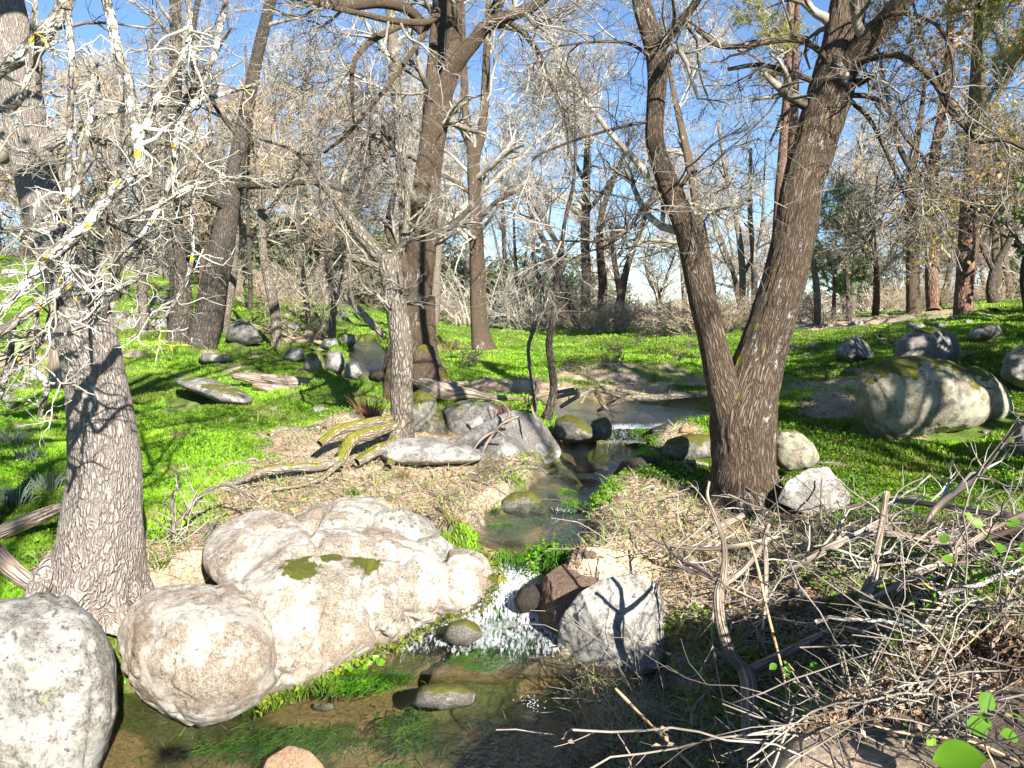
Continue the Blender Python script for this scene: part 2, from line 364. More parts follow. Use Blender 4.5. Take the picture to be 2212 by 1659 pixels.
def interp(G, x, y):
    i = np.clip(np.searchsorted(GX, x) - 1, 0, len(GX) - 2); j = np.clip(np.searchsorted(GY, y) - 1, 0, len(GY) - 2)
    fx = np.clip((x - GX[i]) / (GX[i + 1] - GX[i]), 0, 1); fy = np.clip((y - GY[j]) / (GY[j + 1] - GY[j]), 0, 1)
    return (G[j, i] * (1 - fx) + G[j, i + 1] * fx) * (1 - fy) + (G[j + 1, i] * (1 - fx) + G[j + 1, i + 1] * fx) * fy
gz = lambda x, y: interp(ZZ, np.asarray(x, float), np.asarray(y, float))
def hit(px, py, far=90):
    """where the sight line meets the ground"""
    d = ray(px, py); ts = np.geomspace(1.5, far, 900); P = CAM + d * ts[:, None]; g = gz(P[:, 0], P[:, 1]); b = np.nonzero(P[:, 2] < g)[0]
    return P[b[0]] if len(b) else P[-1]

# zones of cover: 1 = fresh green, 0 = leaf litter and bare soil
LIT = [(620,1050,.6,.7),(520,1180,.5,.9),(760,1040,.65,.85),(900,1010,.75,.9),(900,1100,.5,.75),(1040,1060,.3,.4),(820,940,.7,1.0),(700,950,.6,.7),(960,930,.5,.8),(1400,1090,.4,.85),(1330,1150,.35,.9),(1480,1120,.4,.7),(1620,1130,.4,.8),
       (1500,1230,.5,1.0),(1700,1240,.5,.75),(1900,1180,.5,.75),(2100,1150,.5,.8),(2200,1350,.7,1),(1950,1350,.6,1),(2100,1550,.9,1),(1700,1500,.7,1),(1450,1400,.5,1),(1300,1560,.45,1.2),(1340,1480,.4,1.2),(1290,1640,.4,1.2),(1250,830,.8,.35),(1400,810,.7,.3),(1100,850,.6,.8),(1450,850,.6,.3),(1800,880,.5,.5),(1820,830,.8,.5),
       (100,1240,.3,.6),(330,1260,.3,.3),(1480,960,.5,.9),(650,740,1.5,.35),(300,680,1.5,.5),(1700,700,2.5,.5),(40,780,1,.6),(160,1200,.3,.5),(400,1230,.3,.6),(1850,690,3,.7)]
LITW = [(hit(a, b), r, v) for a, b, r, v in LIT]
def cover(x, y):
    g = np.ones(np.shape(x))
    for p, r, v in LITW:
        d2 = ((x - p[0]) ** 2 + (y - p[1]) ** 2) / (r * r * 1.4); g = g - v * np.exp(-d2)
    n = fbm(np.stack([x * 2.3, y * 2.3, 0 * x], -1), 4, 21); n2 = fbm(np.stack([x * .35, y * .35, 0 * x], -1), 3, 44)
    far = sst(34, 60, y)
    return np.clip(g + (n - .5) * 1.3 + (n2 - .5) * .5, 0, 1) * (1 - .6 * far)
CV = cover(XX, YY)
x, y, z, d = XX.ravel(), YY.ravel(), ZZ.ravel(), DD.ravel(); cv = CV.ravel()
n1 = fbm(np.stack([x * 5, y * 5, z], -1), 4, 5)[:, None]; n2 = fbm(np.stack([x * 1.7, y * 1.7, z], -1), 3, 15)[:, None]
green = np.array([.09, .14, .02]) * (.6 + .8 * n1); litter = np.array([.46, .35, .25]) * (.5 + 1.0 * n1) ; litter = litter * (1 - n2 * .3) * (1 - .6 * (sst(.7, 1.2, x) * sst(4.9, 4.3, y)))[:, None]  # litter colour darkened at lower right to deepen the ditch shade
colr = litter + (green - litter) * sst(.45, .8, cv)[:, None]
bedc = np.where(n2 > .45, np.array([.30, .2, .10]), np.array([.11, .11, .04])) * (.5 + n1)
bedc = np.where((n2 > .63) & (n1 > .54), np.array([.10, .24, .02]), bedc)
k = sst(.10, -.02, d)[:, None]; colr = colr + (bedc - colr) * k
wet = sst(.14, .02, d)[:, None] * (1 - k); colr = colr * (1 - .45 * wet)
m, n, b, o = new_mat("ground_soil"); at = N(n, "ShaderNodeAttribute", attribute_name="tint"); g = N(n, "ShaderNodeTexCoord")
nf = noise(n, g.outputs['Object'], 40, 6, .75); c = mix(n, .75, at.outputs['Color'], mix(n, 1.0, at.outputs['Color'], ramp(n, [(.3, .35), (.7, 1.9)], nf.outputs[0]).outputs[0], 'MULTIPLY'))
n.links.new(c, b.inputs['Base Color']); bump(n, b, nf.outputs[0], .03, .8); b.inputs['Roughness'].default_value = .95; MG = m
ny, nx = XX.shape; i = (np.arange(ny - 1)[:, None] * nx + np.arange(nx - 1)[None]).ravel()
F = np.stack([i, i + 1, i + nx + 1, i + nx], 1)
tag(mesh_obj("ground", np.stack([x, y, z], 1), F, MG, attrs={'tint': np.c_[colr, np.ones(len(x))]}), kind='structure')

# ------------------------------------------------------------------ water
def water_mat(name, foam_bias=0.0):
    m, n, b, o = new_mat(name); g = N(n, "ShaderNodeTexCoord"); v = g.outputs['Object']
    b.inputs['Base Color'].default_value = (.42, .45, .47, 1); b.inputs['Roughness'].default_value = .6
    n1 = noise(n, mapped(n, v, (1, .55, 1)), 15, 4, .6, .6); n2 = noise(n, v, 45, 2, .5)
    h = N(n, "ShaderNodeMath", operation='MULTIPLY_ADD'); n.links.new(n2.outputs[0], h.inputs[0]); h.inputs[1].default_value = .3; n.links.new(n1.outputs[0], h.inputs[2])
    bp = N(n, "ShaderNodeBump"); bp.inputs['Distance'].default_value = .035; bp.inputs['Strength'].default_value = .55; n.links.new(h.outputs[0], bp.inputs['Height'])
    gl = N(n, "ShaderNodeBsdfGlossy", Roughness=.04); gl.inputs['Color'].default_value = (.95, .97, 1, 1); n.links.new(bp.outputs[0], gl.inputs['Normal'])
    tr = N(n, "ShaderNodeBsdfTransparent"); tr.inputs[0].default_value = (.66, .70, .62, 1)
    lw = N(n, 'ShaderNodeLayerWeight'); n.links.new(bp.outputs[0], lw.inputs['Normal']); pw_ = N(n, 'ShaderNodeMath', operation='POWER'); n.links.new(lw.outputs['Facing'], pw_.inputs[0]); pw_.inputs[1].default_value = 3.6; fr = N(n, 'ShaderNodeMath', operation='MULTIPLY_ADD'); n.links.new(pw_.outputs[0], fr.inputs[0]); fr.inputs[1].default_value = .9; fr.inputs[2].default_value = .035
    ms = N(n, "ShaderNodeMixShader"); n.links.new(fr.outputs[0], ms.inputs[0]); n.links.new(tr.outputs[0], ms.inputs[1]); n.links.new(gl.outputs[0], ms.inputs[2])
    at = N(n, "ShaderNodeAttribute", attribute_name="foam"); fl = N(n, "ShaderNodeAttribute", attribute_name="flow")
    fn = noise(n, mapped(n, fl.outputs['Vector'], (30, 5, 30)), 1.6, 6, .75, .4)
    a2 = N(n, "ShaderNodeMath", operation='MULTIPLY_ADD'); n.links.new(fn.outputs[0], a2.inputs[0]); a2.inputs[1].default_value = 1.0; n.links.new(at.outputs['Fac'], a2.inputs[2])
    f = ramp(n, [(.93, 0), (1.1, .92)], a2.outputs[0]); mf = N(n, "ShaderNodeMixShader"); n.links.new(f.outputs[0], mf.inputs[0]); n.links.new(ms.outputs[0], mf.inputs[1]); n.links.new(b.outputs[0], mf.inputs[2])
    n.links.new(bp.outputs[0], b.inputs['Normal']); n.links.new(mf.outputs[0], o.inputs[0]); return m
MW = water_mat("water")
def water_strip(name, SLx, SRx, foam, nacross=44, sub=10, wid=.14):
    rows = []
    for i in range(len(SLx) - 1):
        seg = np.linalg.norm((SLx[i + 1] + SRx[i + 1] - SLx[i] - SRx[i]) / 2); ns = max(3, int(seg / .035))
        for t in np.arange(ns) / ns:
            l = SLx[i] + (SLx[i + 1] - SLx[i]) * t; r = SRx[i] + (SRx[i + 1] - SRx[i]) * t; rows.append((l, r, foam[i] + (foam[i + 1] - foam[i]) * t))
    rows.append((SLx[-1], SRx[-1], foam[-1]))
    l = np.array([q[0] for q in rows]); r = np.array([q[1] for q in rows]); fo = np.array([q[2] for q in rows])
    u = (r - l) / np.linalg.norm(r - l, axis=1, keepdims=True); l = l - u * wid; r = r + u * wid
    s = np.linspace(0, 1, nacross)[None, :, None]; V = l[:, None] + (r - l)[:, None] * s
    L = np.concatenate([[0], np.cumsum(np.linalg.norm(np.diff((l + r) / 2, axis=0), axis=1))])
    fl = np.stack([V[..., 0], np.repeat(L[:, None], nacross, 1), 0 * V[..., 0]], -1)
    fm = np.repeat(fo[:, None], nacross, 1) * (.72 + .56 * fbm(np.stack([V[..., 0] * 7, L[:, None] * 2.2 + 0 * V[..., 0], 0 * V[..., 0]], -1), 3, 88))
    lev_ = (l[:, 2] + r[:, 2]) / 2; jit = (fbm(np.stack([V[..., 0] * 3.5, V[..., 1] * 1.5, 0 * V[..., 0]], -1), 3, 55) - .5) * .34 * sst(0, .4, L)[:, None]
    V[..., 2] = np.interp(np.clip(L[:, None] + jit, L[0], L[-1]), L, np.convolve(np.r_[lev_[:1].repeat(2), lev_, lev_[-1:].repeat(2)], np.ones(5) / 5, 'valid'))
    V[..., 2] += (fbm(np.stack([V[..., 0] * 9, V[..., 1] * 6, 0 * V[..., 0]], -1), 3, 31) - .5) * (.016 + .05 * np.clip(fm, 0, 1))
    nr = len(rows); i = (np.arange(nr - 1)[:, None] * nacross + np.arange(nacross - 1)[None]).ravel(); F = np.stack([i, i + 1, i + nacross + 1, i + nacross], 1)
    o = mesh_obj(name, V.reshape(-1, 3), F, MW, attrs={'foam': fm.ravel(), 'flow': fl.reshape(-1, 3)})
    return tag(o, kind='structure'), V
foam = [0,0,0,.02,.14,.2,.42,.50,.56,.58,.50,.22,.05,.25,.32,.02,.02,.05,.1,.5,.8,.15,0]
water_strip("water", SL1, SR1, foam)
water_strip("water", np.concatenate([SR1[-1:] * 0 + SL1[-1:], SLm, SL2]), np.concatenate([SR1[-1:], SRm, SR2]), [0, 0, .1, .15, .15, .05, .2, .05, .15, .05, .0])
# ------------------------------------------------------------------ rocks
def ico(lv):
    bm_ = bpy.data.meshes.new("tmp"); import bmesh
    b_ = bmesh.new(); bmesh.ops.create_icosphere(b_, subdivisions=lv, radius=1); b_.to_mesh(bm_); b_.free()
    v = np.zeros(len(bm_.vertices) * 3); bm_.vertices.foreach_get("co", v); f = np.zeros(len(bm_.polygons) * 3, np.int32); bm_.polygons.foreach_get("vertices", f)
    bpy.data.meshes.remove(bm_); return v.reshape(-1, 3), f.reshape(-1, 3)
ICO = {l: ico(l) for l in (2, 3, 4, 5, 6)}
ROCKS = []
def rock(label, outline, mat, thick=.3, lv=5, Y0=None, ax=0.0, ay=0.0, pw=2.6, amp=.05, cuts=(), mosses=(), cracks=(), name="boulder", cat="boulder", group=None, seed=0, push=.6, sm=5, raw=False):
    """outline in photo grid pixels gives the silhouette; thick is its half depth in metres"""
    o = np.array(outline, float); ymax = o[:, 1].max(); ymin = o[:, 1].min(); cx, cy = (o[:, 0].min() + o[:, 0].max()) / 2, (ymin + ymax) / 2
    if Y0 is None: Y0 = hit(cx, min(ymax, 1655))[1] + push * thick
    C = W(cx, cy, Y0); t = depth_t(cx, cy, Y0)
    e = o - [cx, cy]; th = np.linspace(-np.pi, np.pi, 361)[:-1]; e2 = np.roll(e, -1, axis=0); rs = np.zeros(360)
    for k, a in enumerate(th):
        u = np.array([np.cos(a), np.sin(a)]); den = u[0] * (e2 - e)[:, 1] - u[1] * (e2 - e)[:, 0]; den = np.where(np.abs(den) < 1e-9, 1e-9, den)
        s = (u[1] * e[:, 0] - u[0] * e[:, 1]) / -den * -1; s = (e[:, 0] * u[1] - e[:, 1] * u[0]) / den * 1.0
        rr = (e[:, 0] * (e2 - e)[:, 1] - e[:, 1] * (e2 - e)[:, 0]) / den
        ok = (s >= -1e-6) & (s <= 1 + 1e-6) & (rr > 0); rs[k] = rr[ok].max() if ok.any() else 0
    bad = rs == 0
    if bad.any(): rs[bad] = np.interp(np.nonzero(bad)[0], np.nonzero(~bad)[0], rs[~bad])
    kk = np.exp(-.5 * (np.arange(-12, 13) / sm) ** 2); kk /= kk.sum(); rs = np.convolve(np.r_[rs[-12:], rs, rs[:12]], kk, 'valid')
    D, F = ICO[lv]; rho = np.hypot(D[:, 0], D[:, 1]); ang = np.arctan2(D[:, 1], D[:, 0]); rsil = np.interp(ang, np.r_[th, np.pi], np.r_[rs, rs[0]])
    s = (rho ** pw + np.abs(D[:, 2]) ** pw) ** (-1 / pw)
    ex = rho * s * rsil * np.cos(ang); ey = rho * s * rsil * np.sin(ang); dz = -D[:, 2] * s * thick
    size = (rs.mean() / FPX * t)
    nz = (fbm(D * 1.7 + seed * 7.1, 3, seed + 2) - .5) * 1.6 + (fbm(D * 5 + seed, 3, seed + 5) - .5) * .5
    ex = ex * (1 + amp * .5 * nz); ey = ey * (1 + amp * .5 * nz); dz = dz * (1 + amp * 2.2 * nz)
    V = W(cx + ex, cy + ey, Y0 + dz + ax * ex / 100 - ay * ey / 100 * 1.0)
    cr = np.zeros(len(V))
    for pts, wd, dp in cracks:       # crevices run along pixel polylines on the near face
        pr = np.stack([cx + ex, cy + ey], 1); dm = np.full(len(V), 1e9); pp = np.array(pts, float)
        for a, b_ in zip(pp[:-1], pp[1:]):
            ab = b_ - a; tt = np.clip(((pr - a) @ ab) / (ab @ ab), 0, 1); dm = np.minimum(dm, np.linalg.norm(pr - (a + tt[:, None] * ab), axis=1))
        cr += np.where(dz < thick * .35, dp * np.exp(-(dm / wd) ** 2), 0)
    V = V + (C - V) / (np.linalg.norm(V - C, axis=1, keepdims=True) + 1e-6) * cr[:, None]
    for nrm, off in cuts:            # flat broken faces, world-space normal, offset as share of size
        nn = np.array(nrm, float); nn /= np.linalg.norm(nn); dd = (V - C) @ nn - off * size; V = V - np.maximum(dd, 0)[:, None] * nn * .93
    V = V + ((fbm(V * 9 + seed, 4, 77 + seed) - .5) * size * (.05 + amp) + (fbm(V * 34 + seed, 3, 7 + seed) - .5) * .018 * min(1, size / .25))[:, None] * D
    fz = fbm(V * 3.2 + seed * 5, 2, 31 + seed); V = V - D * (np.abs(fz - .5) < .018)[:, None] * size * .02
    ms = np.zeros(len(V)); pr = np.stack([cx + ex, cy + ey], 1)
    for mx, my, mr in mosses: ms = np.maximum(ms, np.where(dz < thick * .6, 1.05 - np.hypot((pr[:, 0] - mx) / mr, (pr[:, 1] - my) / (mr * .62)), 0))
    ms = ms + np.where(ms > .55, .0, 0)
    V = V + np.clip(ms, 0, .5)[:, None] * np.array([0, 0, .03]) * (size / .3)
    if raw: return V, F[:, ::-1]
    ob = mesh_obj(name, V, F[:, ::-1], mat, base=[C[0], C[1], V[:, 2].min()], attrs={'moss': np.clip(ms, 0, 1) * .55})
    ROCKS.append((C[0], C[1], np.ptp(V[:, 0]) / 2, np.ptp(V[:, 1]) / 2, V[:, 2].max()))
    return tag(ob, label, cat, group)
MR_white = rock_mat("pale_granite", (.28, .255, .22), (.48, .46, .42), .44, 0, .55, .0, .35)
MR_warm = rock_mat("warm_granite", (.36, .31, .25), (.56, .53, .48), .46, 0, .4, .2, .2)
MR_grey = rock_mat("grey_granite", (.22, .205, .185), (.40, .39, .36), .5, .45, .2, 0, .4)
MR_moss = rock_mat("mossy_granite", (.2, .185, .16), (.38, .36, .31), .54, 1.15, .2, 0, .5)
MR_big = rock_mat("lichened_granite", (.28, .24, .18), (.42, .40, .30), .45, .8, .1, 0, .9)
MR_wet = rock_mat("wet_stone", (.05, .043, .036), (.12, .105, .09), .6, .35, .2, .2, 0)
MR_brown = rock_mat("brown_stone", (.17, .12, .09), (.28, .22, .18), .55, .2, .1, .4, .1)
MR_orange = rock_mat("orange_stone", (.38, .27, .19), (.48, .40, .31), .5, .0, -.2, .7, .1)

rock("pale lichened boulder cut off by the left edge at the bottom corner", [(-110,1310),(40,1292),(130,1292),(190,1318),(232,1370),(250,1430),(252,1520),(236,1600),(205,1680),(150,1780),(-110,1800)], MR_white, .42, 6, Y0=3.55, pw=3.2, amp=.045, seed=1,
     cracks=[([(190,1350),(205,1480),(190,1650)], 5, .02), ([(100,1500),(120,1600)], 4, .02)], mosses=[(90,1297,30),(150,1297,22),(60,1500,5)], ay=.05)
OC = []
OC.append(rock("big rounded white boulder between left corner boulder and the pool", [(258,1360),(285,1300),(330,1272),(390,1262),(460,1262),(535,1290),(590,1335),(612,1400),(604,1470),(565,1520),(500,1552),(430,1572),(360,1548),(300,1508),(265,1462),(250,1410)], MR_white, .45, 6, Y0=3.95, pw=2.3, amp=.03, seed=2, ay=.10, raw=True))
OC.append(rock("long white outcrop with a round moss cushion beside the pool", [(540,1262),(590,1215),(660,1202),(740,1200),(830,1200),(890,1235),(905,1300),(885,1370),(840,1398),(780,1425),(720,1462),(660,1490),(610,1504),(585,1450),(570,1360)], MR_warm, .42, 6, Y0=4.45, ax=.15, ay=.12, pw=2.5, amp=.06, seed=3,
     mosses=[(645,1240,62),(790,1222,48),(700,1215,22)], cracks=[([(600,1500),(612,1420),(600,1340),(560,1290)], 10, .05), ([(800,1230),(800,1300),(835,1400)], 9, .05), ([(720,1300),(700,1420)], 12, .03)], raw=True))
OC.append(rock("warm rounded outcrop end leaning over the white chute", [(862,1210),(905,1195),(980,1183),(1035,1192),(1068,1232),(1066,1280),(1030,1322),(980,1340),(920,1355),(870,1385),(845,1330),(850,1260)], MR_warm, .40, 6, Y0=4.95, ax=.05, ay=.1, pw=2.5, amp=.05, seed=4, cracks=[([(955,1190),(965,1260),(950,1340)], 10, .03), ([(870,1240),(880,1320)], 8, .05)], mosses=[(1060,1250,18),(960,1350,30),(900,1372,25)], raw=True))
OC.append(rock("smooth speckled slab behind the big rounded white boulder", [(432,1200),(455,1150),(500,1118),(560,1098),(620,1105),(665,1140),(705,1190),(690,1235),(600,1255),(520,1272),(450,1250)], MR_white, .30, 5, Y0=4.75, ay=.35, amp=.02, pw=2.4, seed=5, raw=True))
OC.append(rock("upper white slab joined to the speckled slab", [(620,1118),(690,1085),(750,1072),(820,1078),(862,1105),(850,1160),(800,1195),(740,1208),(680,1185)], MR_white, .28, 5, Y0=5.2, ay=.35, amp=.03, seed=6, raw=True))
OC.append(rock("", [(290,1420),(400,1310),(520,1240),(640,1150),(800,1140),(960,1190),(1030,1260),(1010,1325),(900,1362),(770,1425),(640,1488),(560,1518),(430,1540),(330,1490)], MR_white, .40, 5, Y0=4.45, ax=.13, ay=.14, seed=90, raw=True))
OC.append(rock("", [(390,1290),(520,1250),(640,1225),(720,1290),(700,1440),(610,1496),(480,1535),(400,1470)], MR_white, .44, 5, Y0=4.2, ax=.12, ay=.12, seed=91, raw=True))
V, F, _ = merge([(v, f) for v, f in OC]); tmp = mesh_obj("tmp", V, F, None); md = tmp.modifiers.new("r", 'REMESH'); md.mode = 'VOXEL'; md.voxel_size = .018; sm_ = tmp.modifiers.new("s", 'SMOOTH'); sm_.iterations = 14; sm_.factor = .6
dg = bpy.context.evaluated_depsgraph_get(); me_ = bpy.data.meshes.new_from_object(tmp.evaluated_get(dg)); bpy.data.objects.remove(tmp)
V = np.zeros(len(me_.vertices) * 3); me_.vertices.foreach_get("co", V); V = V.reshape(-1, 3); Nn = np.zeros(len(V) * 3); me_.vertex_normals.foreach_get("vector", Nn); Nn = Nn.reshape(-1, 3)
def to_px(V):
    q = V - CAM; f = q[:, 1] * cp - q[:, 2] * sp; return CX + FPX * q[:, 0] / f, CY - FPX * (q[:, 1] * sp + q[:, 2] * cp) / f
px_, py_ = to_px(V); ms = np.zeros(len(V))
for mx, my, mr in [(650,1232,62),(790,1218,46),(705,1212,20),(1066,1250,22),(960,1350,30),(900,1372,25),(820,1405,18),(720,1210,24)]: ms = np.maximum(ms, 1.4 - np.hypot((px_ - mx) / mr, (py_ - my) / (mr * .62)) + (fbm(V * 14, 3, 8) - .5) * .5)
ms = np.clip(ms, 0, 1) * (Nn @ np.array([0, -.7, .7]) > -.1); h_ = (fbm(V * 5, 4, 71) - .5) * .035 + (fbm(V * 22, 4, 72) - .5) * .022
rg = 1 - np.abs(2 * fbm(V * [2.2, 2.2, 3.5] + 3, 3, 73) - 1); h_ -= np.clip(rg - .93, 0, .07) * .35 + np.exp(-((fbm(V * 2.0 + 9, 2, 79) - .5) / .008) ** 2) * .012
front = Nn @ np.array([0, -.8, .6]) > .05
for pl, wd, dp in [([(600,1500),(614,1420),(600,1340),(562,1292),(520,1262)], 6, .035), ([(800,1225),(798,1300),(812,1350),(838,1395)], 5, .03), ([(880,1200),(866,1260),(880,1320),(905,1360)], 6, .035), ([(640,1195),(720,1185),(790,1200),(880,1200)], 6, .03), ([(690,1110),(670,1150),(700,1185)], 5, .03), ([(955,1190),(965,1260),(950,1340)], 9, .02), ([(300,1330),(380,1400),(400,1480)], 4, .012), ([(720,1300),(700,1380),(715,1450)], 8, .02), ([(470,1270),(500,1360),(560,1400)], 3, .012)]:
    pp = np.array(pl, float); dm = np.full(len(V), 1e9); wob = (fbm(V * 12, 2, 5) - .5) * 14
    for a, b_ in zip(pp[:-1], pp[1:]): ab = b_ - a; tt = np.clip(((np.stack([px_, py_], 1) - a) @ ab) / (ab @ ab), 0, 1); dm = np.minimum(dm, np.hypot(px_ + wob - (a[0] + tt * ab[0]), py_ - (a[1] + tt * ab[1])))
    h_ -= front * dp * 1.5 * np.exp(-(dm / (wd * 1.5)) ** 2)
V = V + Nn * (h_ + np.clip(ms, 0, .6) * .035)[:, None]
Fq = np.zeros(len(me_.polygons) * 4, np.int32); me_.polygons.foreach_get("vertices", Fq) if len(me_.loops) == len(me_.polygons) * 4 else None
tag(mesh_obj("rock_outcrop", V, Fq.reshape(-1, 4), MR_warm, base=[V[:, 0].mean(), V[:, 1].mean(), V[:, 2].min()], attrs={'moss': np.clip(ms, 0, 1) * .6}), "broad pale granite outcrop with rounded lobes and green moss cushions left of the white chute", "rock outcrop")
bpy.data.meshes.remove(me_)
rock("white lichened stone dotted with dark moss pads on the slab", [(786,1135),(808,1106),(868,1096),(928,1122),(955,1160),(915,1200),(830,1205),(792,1178)], MR_white, .22, 5, Y0=5.15, amp=.05, seed=7, mosses=[(838,1108,12),(862,1104,10),(815,1115,7),(880,1115,7),(822,1128,7),(930,1150,9),(850,1120,6)])
rock("small white stone beside the dotted stone above the chute", [(868,1195),(900,1158),(948,1154),(980,1178),(975,1208),(900,1225)], MR_white, .16, 4, Y0=5.05, seed=8, mosses=[(900,1205,26)])
rock("round mossy stone at the left edge of the middle pool", [(1078,1108),(1084,1080),(1110,1062),(1150,1062),(1178,1082),(1184,1112),(1130,1122)], MR_moss, .17, 5, seed=9)
rock("wedge shaped grey boulder beside the upper pool with one bright face", [(935,1000),(968,965),(1020,925),(1070,900),(1110,885),(1165,892),(1192,915),(1220,975),(1205,992),(1160,1000),(1060,995)], MR_grey, .36, 6, Y0=7.7, pw=3.2, amp=.03, seed=10, sm=2,
     cuts=[((.55,-.65,.5),.42),((-.45,-.8,.45),.42)])
rock("flat pale slab at the foot of the middle tree", [(808,975),(850,948),(930,944),(1010,962),(1068,988),(1010,1000),(900,1006),(835,998)], MR_white, .35, 5, Y0=7.2, ay=.6, amp=.03, seed=11)
rock("upright mossy boulder right of the slim middle trunk", [(878,860),(905,840),(935,852),(952,885),(972,945),(925,958),(870,955),(872,900)], MR_moss, .28, 5, Y0=8.3, seed=12, mosses=[(905,870,40),(940,910,25)], pw=3)
rock("broad boulder with a moss fringe behind the wedge boulder", [(952,885),(1000,866),(1060,868),(1100,885),(1090,920),(1040,950),(985,960),(960,930)], MR_grey, .32, 5, Y0=8.5, seed=13, mosses=[(990,882,38),(1040,880,26)], pw=3)
rock("huge lichened boulder with a mossy crown on the right bank", [(1843,835),(1860,798),(1905,780),(1985,772),(2050,783),(2105,812),(2150,850),(2150,900),(2110,925),(2040,935),(1985,948),(1905,962),(1875,930),(1852,888)], MR_big, .55, 6, Y0=7.75, pw=2.7, amp=.035, seed=14,
     cracks=[([(1880,810),(1905,850),(1920,885)], 4, .03), ([(1850,900),(1910,925),(1930,950)], 5, .02)], mosses=[(1960,800,70),(2060,800,50)])
rock("rounded lump joined to the right end of the huge boulder", [(2060,812),(2100,792),(2140,805),(2175,840),(2193,885),(2178,908),(2125,915),(2080,880)], MR_big, .42, 5, Y0=7.9, seed=15, mosses=[(2110,800,30)])
rock("dark mossy boulder behind the huge boulder", [(1932,775),(1940,730),(1975,714),(2030,712),(2066,724),(2078,760),(2060,795),(1990,800),(1940,795)], MR_grey, .45, 5, seed=16, pw=3, mosses=[(2000,715,50)])
rock("grey pointed stone on the shaded right meadow", [(1800,765),(1822,735),(1852,724),(1885,745),(1895,768),(1840,785)], MR_grey, .3, 5, seed=17, cuts=[((.6,-.6,.5),.4)])
rock("dark stone high on the right slope", [(2088,722),(2112,702),(2160,700),(2168,720),(2140,735),(2098,738)], MR_grey, .35, 4, seed=18)
rock("dark boulder cut off by the right edge above the meadow", [(2160,815),(2172,765),(2212,742),(2290,740),(2300,850),(2212,845)], MR_grey, .45, 5, seed=19)
rock("dark low boulder at the right edge beside the huge boulder", [(2188,930),(2200,905),(2250,900),(2290,990),(2200,985)], MR_grey, .3, 4, seed=20)
rock("lichened round stone leaning on the right foot of the forked tree", [(1668,950),(1690,926),(1722,930),(1755,955),(1772,992),(1750,1012),(1700,1020),(1672,1000)], MR_big, .2, 5, Y0=6.2, seed=21)
rock("pale angular block in front of the lichened round stone", [(1678,1085),(1700,1040),(1745,1012),(1790,1008),(1812,1040),(1836,1070),(1832,1105),(1790,1118),(1730,1108)], MR_white, .22, 5, Y0=5.75, seed=22, pw=3.4, sm=2, cuts=[((-.1,-.6,.8),.5),((0,-1,-.1),.55)], mosses=[(1690,1055,26)])
rock("mossy flat stone left of the forked tree above the pool", [(1428,985),(1440,950),(1490,936),(1550,940),(1555,985),(1500,998),(1450,998)], MR_moss, .24, 5, Y0=7.3, seed=23)
rock("small orange stone left of the forked tree", [(1462,935),(1475,920),(1500,918),(1512,930),(1490,938)], MR_orange, .1, 4, seed=24, name="stone", cat="stone")
rock("rounded tan stone left of the small upper waterfall", [(1196,935),(1200,908),(1222,895),(1252,902),(1278,922),(1285,948),(1240,955),(1205,950)], MR_moss, .22, 5, Y0=8.3, seed=25)
rock("squat mossy stone touching the small upper waterfall", [(1270,935),(1280,908),(1310,900),(1322,918),(1320,945),(1290,950)], MR_moss, .16, 4, Y0=8.6, seed=26)
rock("dark wet stone right of the small upper waterfall", [(1398,955),(1405,925),(1440,915),(1452,945),(1440,970),(1412,970)], MR_wet, .18, 4, Y0=8.3, seed=27)
rock("black wet stone in the pool below the forked tree", [(1322,1030),(1345,995),(1385,982),(1425,992),(1440,1015),(1420,1035),(1350,1040)], MR_wet, .24, 5, Y0=7.0, seed=28)
rock("low dark stone splitting the flow between the two pools", [(1238,1012),(1252,1000),(1288,1000),(1300,1012),(1280,1022),(1245,1022)], MR_wet, .08, 4, Y0=7.3, seed=29, name="stone", cat="stone")
rock("reddish brown boulder crossed by twig shadows right of the chute", [(1142,1320),(1155,1262),(1212,1218),(1275,1205),(1330,1222),(1345,1275),(1300,1330),(1230,1390),(1205,1405),(1160,1375)], MR_brown, .32, 6, Y0=4.75, seed=30, pw=3.4, amp=.05, sm=2, cuts=[((-.3,-.9,.35),.55),((.1,-.3,.95),.6),((-.9,-.4,.1),.7)])
rock("large half shaded boulder below the brown boulder", [(1200,1410),(1212,1340),(1250,1280),(1305,1248),(1375,1238),(1430,1262),(1452,1330),(1450,1430),(1400,1478),(1310,1500),(1230,1480)], MR_white, .38, 6, Y0=4.35, seed=31, pw=3.4, amp=.06, sm=2, cuts=[((-.75,-.65,-.05),.62),((.25,-.75,.62),.62),((.9,-.3,.2),.75)])
rock("small black wet stone in the foot of the chute", [(1108,1300),(1125,1268),(1152,1260),(1170,1285),(1160,1320),(1125,1325)], MR_wet, .12, 4, Y0=4.85, seed=32)
rock("olive green stone breaking the flow below the chute", [(958,1375),(970,1345),(1005,1335),(1035,1350),(1045,1375),(1010,1395),(975,1392)], MR_moss, .14, 4, Y0=4.45, seed=33)
rock("reddish ledge stone under the shallow flow", [(885,1525),(905,1482),(950,1476),(1000,1478),(1030,1496),(1020,1525),(950,1535)], MR_moss, .2, 5, Y0=4.05, seed=34, mosses=[(960,1470,40)])
rock("orange brown stone at the bottom edge of the pool", [(555,1700),(575,1640),(625,1608),(670,1622),(700,1655),(712,1700),(640,1730)], MR_orange, .14, 4, Y0=3.35, seed=35, cuts=[((0,-.7,.7),.5)])
rock("dark lichened rock with bright moss under the brambles at the right edge", [(1985,1500),(2010,1400),(2080,1310),(2170,1250),(2290,1215),(2400,1300),(2400,1560),(2212,1600),(2080,1580)], MR_grey, .3, 5, Y0=2.75, pw=3, seed=44, mosses=[(2090,1400,50),(2040,1440,30),(2180,1330,40)])
